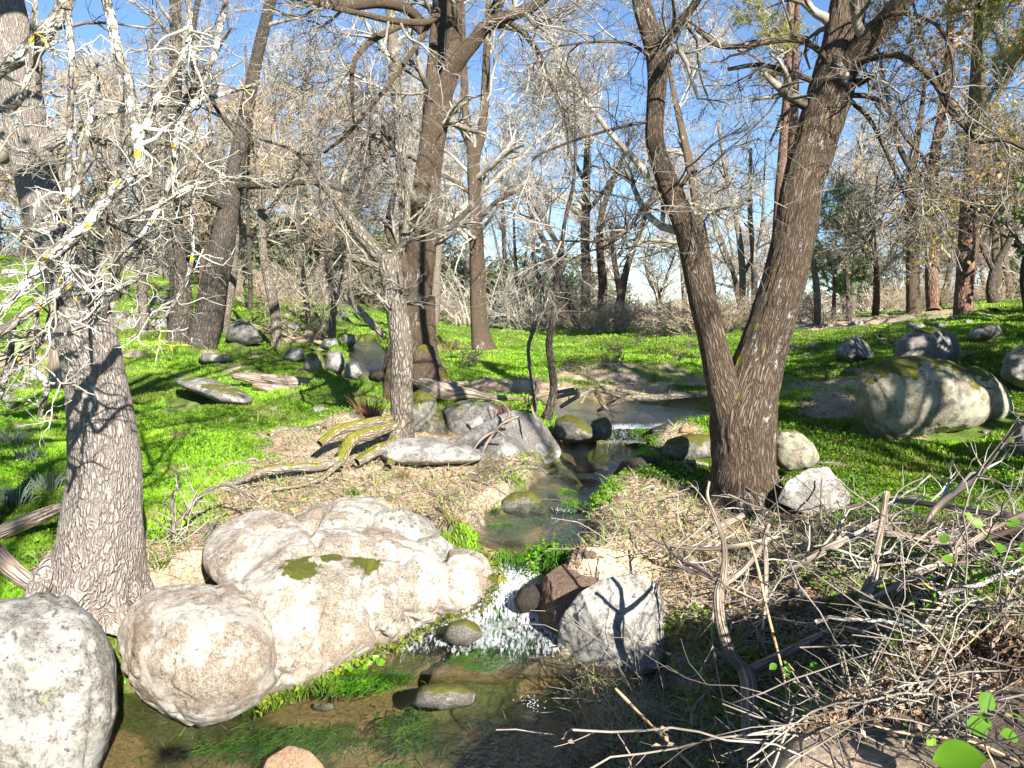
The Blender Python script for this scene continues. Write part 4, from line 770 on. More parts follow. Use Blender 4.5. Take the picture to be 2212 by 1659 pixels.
mt("russet twigged tree at the top of the wooded slope", [[(665,690,14,0),(660,630,13,0),(650,560,11,0),(645,450,8,0),(650,300,4,0)],[(655,620,7,0),(690,560,5,0),(720,480,3,0)]], MB_dark, MT_warm, L=2.0, n=(10, 7, 5, 3), leafn=500, leafm=ML_oak, leafs=.07)
mt("tall tree whose trunk shows left of the forked tree tops", [[(880,735,34,0),(878,650,30,0),(876,560,27,0),(872,440,26,0),(868,340,26,0),(860,240,25,0),(850,130,24,0),(843,0,22,0),(838,-250,10,0)],[(872,330,12,0),(920,270,12,0),(990,240,8,0)],[(868,300,12,0),(810,220,9,0),(780,100,6,0)]], MB_pale, MT_pale, L=2.6)
mt("sturdy grey trunk with flared foot in the middle of the meadow", [[(1045,757,58,0),(1040,735,46,0),(1036,700,38,0),(1033,640,36,0),(1030,560,33,0),(1027,470,30,0),(1024,380,28,0),(1022,320,26,0)],[(1022,340,22,0),(1008,260,18,0),(1003,180,17,0),(1000,80,14,0),(995,-80,10,0),(990,-250,5,0)],[(1024,350,22,0),(1042,280,20,0),(1048,200,19,0),(1052,100,16,0),(1058,-30,12,0),(1070,-250,6,0)],[(1030,480,12,0),(1080,430,10,-.5),(1150,400,7,-1)],[(1028,430,10,0),(980,390,8,0),(920,370,5,0)]], MB_mid, MT_pale, L=2.6, n=(9, 7, 5, 3))
mt("dark upright trunk of the clump at the far meadow edge", [[(1266,716,26,0),(1265,660,22,0),(1266,590,21,0),(1264,520,21,0),(1266,440,19,0),(1268,340,15,0),(1272,240,8,0)],[(1266,460,10,0),(1320,390,8,0),(1360,300,5,0)],[(1266,400,9,0),(1230,320,7,0),(1225,220,4,0)]], MB_dark, MT_pale, L=3.4, n=(10, 7, 6, 3), r=1.8)
mt("left slanting trunk of the clump at the far meadow edge", [[(1250,712,20,.5),(1240,680,18,.5),(1222,630,17,.5),(1200,575,15,.5),(1175,520,12,.5),(1150,470,9,.5),(1130,400,5,.5)]], MB_dark, MT_pale, L=3.0, r=1.8)
mt("lit right hand trunk of the clump at the far meadow edge", [[(1296,712,26,.6),(1300,670,22,.6),(1302,610,20,.6),(1296,540,17,.6),(1300,460,13,.6),(1330,380,10,.6),(1370,280,6,.6)]], MB_mid, MT_pale, L=3.2, r=1.8)
mt("forked trunk right of the meadow edge clump", [[(1338,710,26,.5),(1338,670,22,.5),(1345,620,18,.5),(1360,560,14,.5),(1390,480,10,.5),(1420,380,6,.5)],[(1342,650,14,.5),(1330,580,12,.5),(1318,480,8,.5)]], MB_mid, MT_pale, L=3.2, n=(10, 7, 5, 3), r=1.8)
mt("pollarded dark trunk near the left stem of the forked right tree", [[(1423,706,14,3),(1424,670,12,3),(1420,620,12,3)],[(1422,640,8,3),(1440,600,6,3),(1460,540,4,3)],[(1420,635,8,3),(1400,600,6,3),(1390,530,4,3)]], MB_dark, MT_pale, L=3.0, n=(14, 8, 6), r=2.0, up=.3)
mt("slim tree far behind with slanting fork left of the curved sapling", [[(1172,708,16,4),(1175,670,12,4),(1170,620,11,4),(1155,570,9,4),(1150,500,7,4),(1140,420,4,4)],[(1172,640,7,4),(1200,600,5,4),(1215,540,3,4)]], MB_dark, MT_pale, L=3.4, n=(10, 7, 5), r=2.4)
mt("reddish trunk in the far grove right of the sturdy grey trunk", [[(1088,705,13,5),(1090,640,12,5),(1090,560,10,5),(1085,440,8,5),(1080,300,5,5)]], MB_pine, MT_pale, L=3.6, n=(10, 7, 5, 2), r=2.4)
mt("thin double trunk in the far grove", [[(1115,708,10,4),(1116,650,9,4),(1113,560,7,4),(1108,430,4,4)],[(1116,690,7,4),(1128,620,6,4),(1140,520,3,4)]], MB_dark, MT_pale, L=3.4, n=(10, 7, 5, 2), r=2.2)
mt("reddish pine trunk passing behind the forked right tree", [[(1672,700,34,6),(1676,600,30,6),(1684,480,28,6),(1690,380,27,6),(1698,280,26,6),(1704,180,24,6),(1708,60,21,6),(1712,-150,14,6)],[(1700,200,9,6),(1640,130,6,6),(1560,90,4,6)],[(1706,100,9,6),(1780,60,6,6),(1820,10,4,6)]], MB_pine, MT_warm, L=3.0, n=(5, 6, 5), r=1.8)
mt("grey trunk between the stems of the forked right tree", [[(1600,700,16,5),(1604,620,15,5),(1600,540,14,5),(1588,460,12,5),(1570,380,10,5),(1550,260,7,5)],[(1602,600,9,5),(1640,520,8,5),(1650,420,6,5),(1655,300,3,5)]], MB_pale, MT_grey, L=3.2, n=(9, 7, 5, 2), r=1.9)
mt("pale twin trunk just right of the trunk between the stems", [[(1628,700,16,5),(1630,640,15,5),(1628,560,13,5),(1620,450,11,5),(1622,320,7,5)]], MB_pale, MT_grey, L=3.0, r=1.9)
mt("smooth grey oak trunk at the crest of the right meadow", [[(1975,676,32,0),(1973,640,29,0),(1972,580,28,0),(1970,500,27,0),(1968,430,24,0),(1970,360,18,0),(1985,280,13,0),(2000,160,8,0)],[(1970,440,14,0),(1930,470,10,-.5),(1880,520,6,-1),(1845,500,4,-1)],[(1970,400,14,0),(2040,360,12,-.4),(2120,330,9,-.8),(2230,300,6,-1)],[(1970,370,14,0),(1935,300,11,0),(1915,200,8,0),(1890,80,5,0)]], MB_mid, MT_grey, L=2.8, n=(10, 7, 6, 3), r=1.5, leafn=1600, leafm=ML_yel, leafs=.085)
mt("reddish scaly pine trunk at the crest of the right meadow", [[(2018,672,32,.2),(2015,630,28,.2),(2013,560,26,.2),(2012,480,25,.2),(2012,400,24,.2),(2020,330,22,.2),(2032,260,20,.2),(2045,160,18,.2),(2055,20,15,.2),(2060,-150,8,.2)]], MB_pine, MT_warm, L=2.2, n=(7, 6, 5), r=1.5)
mt("crooked oak with yellow leaves at the crest right of the pine", [[(2094,668,22,0),(2092,630,19,0),(2100,580,16,0),(2108,520,15,0),(2106,450,12,0),(2110,380,10,0),(2130,300,6,0)],[(2106,480,9,0),(2150,420,8,0),(2210,370,5,0)],[(2102,560,8,0),(2050,520,6,0),(2020,500,4,0)]], MB_mid, MT_grey, L=2.4, n=(11, 7, 6, 3), r=1.4, leafn=3200, leafm=ML_yel, leafs=.09)
mt("leaning dark oak at the right edge of the crest", [[(2150,672,22,3),(2140,630,20,3),(2150,580,17,3),(2180,520,14,3),(2210,440,12,3),(2250,360,8,3)],[(2150,590,12,3),(2120,530,9,3),(2100,450,6,3)],[(2200,470,10,3),(2160,430,8,3),(2140,360,6,3)]], MB_dark, MT_grey, L=3.0, n=(11, 8, 6, 2), r=1.7, leafn=1500, leafm=ML_oak, leafs=.1)
mt("dark leaning trunk at the right edge behind the crest oaks", [[(2230,690,26,1),(2215,600,22,1),(2235,500,18,1),(2290,400,14,1)],[(2222,560,10,1),(2170,480,8,1),(2080,440,5,1)]], MB_dark, MT_grey, L=3.0, n=(10, 8, 6), r=1.6, leafn=1200, leafm=ML_oak, leafs=.1)
mt("slim forked tree on the meadow edge right of the evergreen", [[(1890,690,17,2),(1893,650,15,2),(1894,600,12,2),(1890,550,10,2),(1888,480,7,2),(1895,380,4,2)],[(1892,600,8,2),(1930,560,7,2),(1970,530,4,2)],[(1890,570,8,2),(1855,530,6,2),(1830,500,4,2)]], MB_mid, MT_grey, L=3.0, n=(9, 7, 5, 2), r=1.7)
mt("slim pale trunk in front of the evergreen", [[(1765,700,17,0),(1766,660,15,0),(1764,620,14,0),(1758,570,12,0),(1750,480,8,0),(1760,380,5,0)]], MB_pale, MT_grey, L=2.2, n=(8, 6, 5), r=1.5)
mt("slim dark trunk beside the evergreen", [[(1834,695,14,0),(1834,650,13,0),(1830,600,10,0),(1828,520,7,0),(1830,420,4,0)]], MB_dark, MT_grey, L=2.2, n=(8, 6, 5), r=1.5)

# dead leaning pole and old posts
def stick(name, label, cat, pts, mat, n=24, k=8, group=None, branch=0, L=.3, rs=.1, lumpy=.15, tm=None, cap=True):
    P, R = traced(pts, n); V, F, bc = trunk_mesh(P, R, k, rs, 20, .3, int(abs(pts[0][0])) % 90, lumpy); base = P[0]
    if cap: F = [F, np.arange(k)[None, ::-1], ((n - 1) * k + np.arange(k))[None]]
    if branch:
        T = Root(name, label, cat, base, group); T.part("stem", V, F, mat, attrs={'bark': bc})
        lv = crown(P[None], R[None], [dict(n=branch, t0=.15, t1=1, ang=50, L=L, nseg=5, wig=.3, up=.05, rf=.5, rmin=.0022), dict(n=4, t0=.2, t1=1, ang=50, L=L * .45, nseg=3, wig=.3, up=0, rf=.6, rmin=.0015)], (4, 3)); Vb, Fb, _ = merge([(a[2], a[3], a[4]) for a in lv])
        T.part("twigs", Vb, Fb, tm or MT_grey, kind='stuff'); return T
    o = mesh_obj(name, V, F, mat, base=base, attrs={'bark': bc}); return tag(o, label, cat, group)
stick("dead_tree", "dead leaning trunk over the far stream left of the middle trees", "dead tree", [(745,640,13,14.6),(780,675,17,14),(805,700,15,13.5),(830,728,12,13.2)], MB_wood)
stick("fence_post", "weathered grey post behind the left leaning tree", "fence post", [(124,838,38,6.6),(124,800,36,6.6),(122,740,34,6.6),(118,690,30,6.6)], MB_wood, lumpy=.05)
for k, (px_, py_) in enumerate([(1003,690),(985,692),(1098,690)]):
    stick("fence_post", ["pale fence post at the far meadow edge, middle of three", "pale fence post at the far meadow edge, leftmost of three", "pale fence post at the far meadow edge, rightmost of three"][k], "fence post", [(px_, py_ + 12, 7, 30), (px_, py_ - 14, 7, 30)], MB_wood, n=4, lumpy=.0)
# logs over the stream bed
stick("fallen_log", "upper of two weathered logs lying across the bank behind the middle tree", "log", [(505,812,16,11.6),(560,818,24,11.5),(640,828,28,11.3),(720,832,26,11.2),(790,828,16,11.0)], MB_wood, k=20, n=40, rs=.16)
stick("fallen_log", "lower of two weathered logs lying across the bank behind the middle tree", "log", [(548,832,14,11.3),(600,845,30,11.1),(680,852,30,11),(740,856,26,10.9)], MB_wood, k=20, n=40, rs=.16)
stick("fallen_log", "short shaded log under the two weathered logs", "log", [(600,875,14,10.6),(660,868,18,10.6),(735,868,16,10.6)], MB_wood, k=14)
stick("driftwood", "twisted brown driftwood jammed behind the mossy boulders", "driftwood", [(885,822,10,9.9),(920,832,34,9.7),(965,850,40,9.6),(1005,850,26,9.6),(1060,858,14,9.6),(1130,862,8,9.5)], MB_wood, k=18, n=44, rs=.3, lumpy=.4)
stick("driftwood", "second twisted driftwood piece crossing the brown one", "driftwood", [(1010,826,10,9.8),(960,840,26,9.6),(930,858,22,9.5),(915,862,8,9.5)], MB_wood, k=14, rs=.3, lumpy=.4)
stick("fallen_log", "bleached log beside the left tree foot, upper one", "log", [(-30,1165,34,4.9),(40,1135,38,4.9),(110,1105,32,4.9),(150,1090,20,4.9)], MB_wood, k=18)
stick("fallen_log", "bleached forked log cut off by the left edge", "log", [(-20,1180,40,4.3),(20,1225,40,4.25),(70,1262,34,4.2),(112,1288,22,4.15)], MB_wood, k=18)
stick("fallen_log", "short thick root log above the small white stone", "log", [(895,1118,26,5.75),(935,1135,30,5.65),(985,1158,32,5.5),(1030,1172,22,5.4)], MB_root, k=16)
stick("split_wood", "pale split piece of wood in front of the forked right tree", "wood piece", [(1780-260,1160,10,5.3),(1560,1135,20,5.4),(1605,1112,12,5.5)], MB_wood, k=8)
stick("fallen_branch", "long grey branch lying across the shaded stream bank behind the pool", "branch", [(1290,888,8,9.9),(1350,862,16,9.8),(1420,858,18,9.7),(1490,852,16,9.7),(1540,850,14,9.7)], MB_root, branch=5)
for k, q in enumerate([[(1190,862,8,9.6),(1240,848,12,9.7),(1290,842,12,9.7),(1340,858,8,9.7)],[(1210,880,8,9.6),(1245,858,10,9.6),(1290,835,8,9.8)],[(1280,838,7,9.8),(1300,870,10,9.5),(1325,900,6,9.4)],[(1130,862,6,9.6),(1190,850,9,9.7),(1240,840,7,9.8)],[(1255,872,6,9.6),(1270,845,8,9.7),(1300,835,6,9.8)],[(1330,842,7,9.9),(1380,850,10,9.8),(1430,862,7,9.7)]]):
    stick("tree_root", ["knotted grey root on the far pool bank, leftmost of the tangle","grey root rising from the far pool bank","grey root reaching down into the pool","low grey root behind the curved sapling","short grey root in the middle of the far bank tangle","grey root at the right end of the far bank tangle"][k], "root", q, MB_root, branch=3, L=.25)
for k, q in enumerate([[(1095,945,4,7.3),(1070,930,6,7.2),(1030,960,5,7.1),(1000,1020,3,7.0)],[(1120,900,7,7.3),(1085,915,7,7.25),(1050,960,5,7.1),(1035,1005,3,7.0)],[(1060,862,5,7.6),(1085,870,5,7.5),(1100,895,8,7.4),(1085,925,8,7.3)],[(1148,875,4,7.5),(1155,900,6,7.4),(1165,915,4,7.3)]]):
    stick("dead_branch", ["thin dead branch arching over the wedge boulder, outer one","thin dead branch arching over the wedge boulder, inner one","curved dead branch on top of the wedge boulder","short dead branch leaning on the wedge boulder peak"][k], "branch", q, MB_wood, k=6)
# roots over the sunny bank: traced in the picture plane, laid on the ground
def ground_path(pts, n=40, lift=.3):
    P = np.array([hit(x_, y_) for x_, y_, w_ in pts]); wd = np.array([w_ for _, _, w_ in pts]) / FPX * P[:, 1]
    q = smooth_path(np.c_[P[:, :2], wd], n); z_ = gz(q[:, 0], q[:, 1]); R = np.maximum(q[:, 2] / 2, .003)
    kk = np.ones(5) / 5; z_ = np.convolve(np.r_[z_[:1].repeat(2), z_, z_[-1:].repeat(2)], kk, 'valid')
    s = np.linspace(0, 1, n); return np.c_[q[:, :2], z_ + R * lift + .02 * np.sin(s * 9 + P[0, 0] * 5) * (wd.mean() > .02)], R
def gstick(name, label, cat, pts, mat, group=None, n=36, k=8, lift=.3, rs=.12, lumpy=.25):
    P, R = ground_path(pts, n, lift); V, F, bc = trunk_mesh(P, R, k, rs, 20, .3, int(abs(pts[0][0])) % 90, lumpy)
    o = mesh_obj(name, V, F, mat, base=P[0], attrs={'bark': bc}); return tag(o, label, cat, group)
bank = [[(505,1045,16),(560,1055,12),(640,1040,10),(720,1050,8)],[(860,1060,8),(930,1042,10),(1000,1035,10),(1060,1050,8),(1100,1075,8)],[(830,1085,14),(760,1078,14),(700,1060,10)],[(1040,1050,10),(1090,1025,12),(1150,1010,14),(1210,1010,12)],
 [(980,1040,7),(1040,1062,8),(1075,1100,8)],[(1090,1035,10),(1110,1070,10),(1130,1095,7)],[(870,1030,6),(930,1070,7),(990,1100,6)],[(760,1105,10),(700,1080,12),(640,1090,9)],[(1000,1110,12),(1040,1130,14),(1080,1150,10)],
 [(600,1065,6),(560,1090,7),(520,1090,5)],[(930,1090,14),(970,1125,12),(1010,1150,9)],[(470,1015,7),(540,1005,9),(600,1000,7)],[(580,945,14),(640,930,18),(700,935,16)],[(1130,1010,8),(1180,1030,10),(1225,1040,7)]]
for k, q in enumerate(bank):
    gstick("tree_root", "gnarled pale root creeping over the sunny bank of the middle trees", "root", q, MB_root, "roots on the sunny bank")
R2 = np.random.default_rng(5)
for k in range(46):
    cx_, cy_ = R2.uniform(560, 1130), R2.uniform(985, 1125); a = R2.uniform(-.5, .5); L_ = R2.uniform(30, 90)
    gstick("tree_root", "gnarled pale root creeping over the sunny bank of the middle trees", "root", [(cx_ - L_ * .5, cy_ - a * L_ * .4, 4), (cx_ - L_ * .1, cy_ + R2.uniform(-10, 10), R2.uniform(5, 9)), (cx_ + L_ * .5, cy_ + a * L_ * .4, 3)], MB_root, "roots on the sunny bank", n=20, k=6)
rb = [[(1330,1085,10),(1400,1062,14),(1470,1060,12),(1530,1080,16)],[(1290,1130,14),(1340,1110,16),(1400,1090,12)],[(1420,1100,9),(1480,1085,12),(1540,1110,10)],[(1250,1165,14),(1310,1140,18),(1360,1120,14)],[(1380,1060,8),(1440,1045,9),(1500,1055,7)],[(1280,1180,10),(1350,1165,12),(1420,1170,9)],[(1760,1010,10),(1840,1015,12),(1900,1040,14),(1960,1080,10),(2040,1100,8)],[(1640,1115,10),(1720,1130,12),(1800,1150,10)],
      [(1400,975,10),(1450,1000,14),(1530,1010,12)],[(1480,1010,9),(1520,1035,12),(1560,1060,12)]]
for k, q in enumerate(rb): gstick("tree_root", "gnarled brown root of the forked right tree on the right bank", "root", q, MB_root, "roots on the right bank")
for k in range(34):
    cx_, cy_ = R2.uniform(1290, 1560), R2.uniform(1055, 1190); a = R2.uniform(-.7, .3); L_ = R2.uniform(30, 80)
    gstick("tree_root", "gnarled brown root of the forked right tree on the right bank", "root", [(cx_ - L_ * .5, cy_ - a * L_ * .4, 4), (cx_, cy_ + R2.uniform(-8, 8), R2.uniform(5, 10)), (cx_ + L_ * .5, cy_ + a * L_ * .4, 3)], MB_root, "roots on the right bank", n=20, k=6)

# brush pile of dead branches on the right bank
D_ = "branch"
B1 = Root("dead_branch", "stout upright dead branch forked in the dark ditch at lower right", D_, W(1622, 1640, 3.1))
for nm, q in (("stem", [(1622,1650,38,3.05),(1620,1560,38,3.15),(1618,1480,36,3.25),(1608,1445,34,3.3)]),("fork", [(1608,1450,28,3.3),(1578,1410,26,3.32),(1558,1350,24,3.35),(1552,1290,24,3.4),(1560,1255,24,3.45)]),("fork", [(1560,1265,20,3.45),(1566,1200,14,3.5),(1558,1150,12,3.5),(1542,1110,10,3.55),(1528,1070,8,3.6),(1532,1040,7,3.6)]),
              ("fork", [(1620,1450,26,3.3),(1660,1430,24,3.4),(1710,1405,22,3.55),(1770,1375,16,3.7),(1830,1345,10,3.8)]),("fork", [(1560,1262,16,3.45),(1600,1235,14,3.5),(1640,1190,10,3.6),(1655,1150,6,3.6)]),("fork", [(1555,1262,12,3.45),(1510,1240,11,3.5),(1460,1220,9,3.6)])):
    P, R = traced(q, 24); V, F, bc = trunk_mesh(P, R, 14, .06, 20, .3, 8, .12); B1.part(nm, V, F, MB_wood, attrs={'bark': bc})
sticks = [([(1650,1360,10,3.5),(1655,1290,12,3.55),(1655,1220,11,3.6),(1652,1160,11,3.65),(1660,1130,12,3.65)], "slim upright stick right of the stout forked branch", 3),
 ([(1860,1290,13,3.9),(1885,1230,15,3.95),(1900,1160,15,4.0),(1908,1110,13,4.0),(1915,1060,14,4.0)], "pale snapped upright branch in the brush below the huge boulder", 5),
 ([(2000,1130,8,4.1),(2030,1090,18,4.1),(2075,1055,16,4.05),(2110,1030,12,4.0),(2150,980,9,3.9),(2190,930,7,3.8),(2230,900,5,3.7)], "forked brown dead branch rising at the right edge below the huge boulder", 8),
 ([(1430,1160,6,4.6),(1460,1200,9,4.4),(1520,1235,10,4.1),(1560,1262,9,3.9),(1640,1300,6,3.8)], "bleached branch over the large half shaded boulder", 7),
 ([(1370,1130,4,5.0),(1420,1170,7,4.8),(1500,1185,9,4.6),(1590,1180,10,4.4),(1680,1160,7,4.4)], "bleached branch running along the right bank top", 8),
 ([(1700,1230,12,4.3),(1780,1190,20,4.2),(1860,1150,18,4.2),(1930,1110,12,4.3)], "thick pale fallen branch in the middle of the brush", 6),
 ([(1840,1150,10,4.3),(1940,1155,15,4.2),(2040,1170,16,4.1),(2140,1160,12,4.0),(2230,1130,10,3.9)], "thick pale fallen branch at the right of the brush", 6),
 ([(1900,1080,8,4.7),(1980,1085,12,4.6),(2080,1100,12,4.4),(2212,1120,10,4.2)], "grey fallen branch behind the brush near the right edge", 5),
 ([(1870,1300,12,3.6),(1950,1260,15,3.6),(2040,1210,16,3.6),(2130,1150,12,3.6),(2230,1100,9,3.6)], "ochre branch slanting up to the right edge", 8),
 ([(1830,1340,8,3.7),(1860,1300,14,3.75),(1885,1270,15,3.8),(1895,1220,12,3.85)], "lower broken piece under the pale snapped branch", 2),
 ([(1545,1270,5,3.5),(1540,1380,5,3.4),(1560,1500,5,3.2),(1600,1660,5,3.0)], "thin twig hanging beside the stout forked branch", 3)]
for q, lb, nb in sticks: stick("dead_branch", lb, D_, q, MB_wood, branch=nb, L=.45, tm=MT_pale, rs=.08)
gl = "bleached dead stick in the tangled brush pile on the right bank"
for k in range(70):
    if k < 70: px_, py_ = R2.uniform(1560, 2240), R2.uniform(1090, 1420)
    elif k < 95: px_, py_ = R2.uniform(1380, 1700), R2.uniform(1110, 1360)
    else: px_, py_ = R2.uniform(1450, 2212), R2.uniform(1400, 1660)
    c_ = hit(px_, py_); a = R2.uniform(0, 2 * np.pi); L_ = R2.uniform(.15, .55); d_ = np.array([np.cos(a), np.sin(a) * .6, R2.uniform(-.1, .55)]); d_ /= np.linalg.norm(d_); r_ = R2.uniform(.004, .013)
    P = c_ + [0, 0, .03 + R2.uniform(0, .12)] + d_ * np.linspace(-L_, L_, 14)[:, None]; P = P + np.cumsum(R2.normal(size=(14, 3)) * .009, 0); P[:, 2] = np.maximum(P[:, 2], gz(P[:, 0], P[:, 1]) + r_)
    R = r_ * np.linspace(1, .45, 14)
    T = Root("dead_stick", gl, "stick", P[0], "bleached sticks of the brush pile"); V, F, bc = trunk_mesh(P, R, 7, .1, 30, .3, k, .25); T.part("stem", V, F, MB_wood if k % 3 else MB_lich, attrs={'bark': bc})
    lv = crown(P[None], R[None], [dict(n=4, t0=.1, t1=1, ang=50, L=.22, nseg=4, wig=.3, up=.1, rf=.5, rmin=.002), dict(n=2, t0=.2, t1=1, ang=50, L=.1, nseg=3, wig=.3, up=0, rf=.6, rmin=.001)], (4, 3)); Vb, Fb, _ = merge([(a_[2], a_[3], a_[4]) for a_ in lv]); T.part("twigs", Vb, Fb, MT_grey, kind='stuff')
# dead twiggy branch by the left tree foot
for q, lb in (([(345,1180,6,4.9),(400,1110,10,5.1),(450,1060,9,5.3),(500,1050,6,5.4),(575,1105,4,5.3)], "dead twiggy branch lying between left tree and speckled slab"), ([(340,1230,5,4.7),(375,1170,8,4.9),(372,1100,8,5.0),(378,1060,9,5.1)], "pale stick standing right of the left tree foot"), ([(330,1120,5,4.9),(420,1180,7,5.0),(470,1120,5,5.2)], "dark twig crossing beside the left tree foot")):
    stick("dead_branch", lb, D_, q, MB_pale, branch=12, L=.4)

# tangled twig litter, dead leaves, grasses
def scatter(n, reg, ymin, ymax, R_=R2, p=1.6, xlim=.78):
    """points on the ground, denser close by; reg(x, y) gives the keep chance"""
    u = R_.random(n * 3); a = 1 - p; Y = (ymin ** a + u * (ymax ** a - ymin ** a)) ** (1 / a); X = R_.uniform(-xlim, xlim, n * 3) * Y
    keep = R_.random(n * 3) < reg(X, Y); X, Y = X[keep][:n], Y[keep][:n]; return X, Y
def rockfree(x, y):
    k = np.ones(x.shape, bool)
    for cx_, cy_, rx, ry, zt in ROCKS:
        k &= ~((((x - cx_) / (rx * .9 + 1e-3)) ** 2 + ((y - cy_) / (ry * .9 + 1e-3)) ** 2 < 1) & (gz(x, y) < zt - .01))
    return k
def blades(X, Y, h, wd, tint, name, label=None, bend=.5, R_=R2, seg=1):
    m = len(X); z_ = gz(X, Y); B = np.stack([X, Y, z_ - .008], 1); a = R_.uniform(0, 2 * np.pi, m); s = np.stack([np.cos(a), np.sin(a), 0 * a], 1); ln = R_.normal(size=(m, 3)) * bend * .5; ln[:, 2] = 1; ln /= np.linalg.norm(ln, axis=1, keepdims=True)
    h = np.asarray(h)[:, None] * np.ones((m, 1)); wd = np.asarray(wd)[:, None] * np.ones((m, 1)); tip = B + ln * h; tip[:, :2] += (R_.normal(size=(m, 2)) * bend * .25 * h)
    midp = B + (tip - B) * .55; midp[:, 2] += h[:, 0] * .1
    V = np.stack([B - s * wd * .5, B + s * wd * .5, midp + s * wd * .4, midp - s * wd * .4, tip], 1).reshape(-1, 3); i = np.arange(m)[:, None] * 5
    F = [i + np.array([[0, 1, 2, 3]]), i + np.array([[3, 2, 4]])]
    o = mesh_obj(name, V, F, MBL, smooth=False, attrs={'tint': np.c_[np.repeat(tint, 5, 0), np.ones(m * 5)]}); return tag(o, label, kind='stuff')
MBL = blade_mat("grass_blades", .45)
dd_ = lambda x, y: interp(DD, x, y)
X, Y = scatter(380000, lambda x, y: sst(.5, .78, interp(CV, x, y)) * (dd_(x, y) > .1) * .9 + .0, 3.3, 34, p=1.7)
k = rockfree(X, Y); X, Y = X[k], Y[k]; m_ = len(X); g1 = fbm(np.stack([X * 1.3, Y * 1.3, 0 * X], 1), 3, 61); g2 = R2.random(m_)
tint = np.array([.12, .29, .012]) + (np.array([.24, .42, .022]) - np.array([.12, .29, .012])) * (g1 * 1.2 - .1 + (g2 - .5) * .5).clip(0, 1)[:, None]; g3 = fbm(np.stack([X * .9, Y * .9, 0 * X], 1), 4, 66)[:, None]; tint = tint * (.55 + .9 * sst(.35, .6, g3)); tint = tint + (np.array([.30, .33, .06]) - tint) * (.5 * sst(.55, .7, fbm(np.stack([X * 2.5, Y * 2.5, 0 * X], 1), 3, 67)))[:, None]; tint = np.where((R2.random(m_) < .07)[:, None], [.4, .34, .16], tint)
blades(X, Y, (.014 + .03 * g1 + .02 * g2) * (1 + Y * .012), .007 + .0011 * Y, tint, "grass", bend=.9)
# low round-leaved herbs mixed into the near grass
X, Y = scatter(52000, lambda x, y: sst(.3, .6, interp(CV, x, y)) * (dd_(x, y) > .05) * sst(.42, .58, fbm(np.stack([x * 2, y * 2, 0 * x], -1), 3, 91)), 3.2, 12, p=1.8); k = rockfree(X, Y); X, Y = X[k], Y[k]
X2, Y2 = R2.uniform(.8, 2.6, 9000), R2.uniform(2.4, 4.8, 9000); kk_ = (fbm(np.stack([X2 * 3, Y2 * 3, 0 * X2], 1), 3, 19) > .53) & (dd_(X2, Y2) > .1); X, Y = np.r_[X, X2[kk_]], np.r_[Y, Y2[kk_]]; V, F = leaves(np.stack([X, Y, gz(X, Y) + R2.uniform(.01, .06, len(X))], 1), .03, .5); tag(mesh_obj("ground_herbs", V, F, leaf_mat("herb_leaf", (.08, .21, .012), (.2, .38, .03), .4, 3), smooth=False), kind='stuff')
# dry grass
X, Y = scatter(45000, lambda x, y: (1 - sst(.35, .75, interp(CV, x, y))) * (dd_(x, y) > .06) * .7 * (1 - .75 * (x > .8) * (y < 4.7)) + .02, 2.2, 30, p=1.7); k = rockfree(X, Y); X, Y = X[k], Y[k]; m_ = len(X); g2 = R2.random((m_, 1))
blades(X, Y, .05 + .09 * g2[:, 0] ** 2, .004 + .0008 * Y, np.array([.42, .34, .19]) * (.55 + .7 * g2) + np.where(g2 > .8, [-.2, 0, -.1], [0, 0, 0]), "dry_grass", bend=1.6)
# leaf litter
X, Y = scatter(60000, lambda x, y: (1 - sst(.4, .8, interp(CV, x, y))) * (dd_(x, y) > .0), 2.0, 14, p=1.9); V, F = leaves(np.stack([X, Y, gz(X, Y) + .012], 1), .028, .75)
tag(mesh_obj("leaf_litter", V, F, ML_dry, smooth=False), kind='stuff')
# twig litter on the bare zones
X, Y = scatter(4500, lambda x, y: (1 - sst(.35, .7, interp(CV, x, y))) * (1 - .6 * (x > .8) * (y < 4.6)) * (dd_(x, y) > .02), 2.0, 11, p=1.8); m_ = len(X); a = R2.uniform(0, 6.28, m_); B = np.stack([X, Y, gz(X, Y) + .008], 1)
dr = np.stack([np.cos(a), np.sin(a), R2.uniform(-.1, .35, m_)], 1); L_ = R2.uniform(.03, .14, m_)[:, None]; P = np.stack([B, B + dr * L_ + R2.normal(size=(m_, 3)) * .01, B + dr * L_ * 2 + R2.normal(size=(m_, 3)) * .02], 1); P[..., 2] = np.maximum(P[..., 2], gz(P[..., 0], P[..., 1]) + .004)
V, F, bc = tubes(P, np.repeat(R2.uniform(.0014, .004, (m_, 1)), 3, 1), 3); tag(mesh_obj("twig_litter", V, F, MT_grey), kind='stuff')
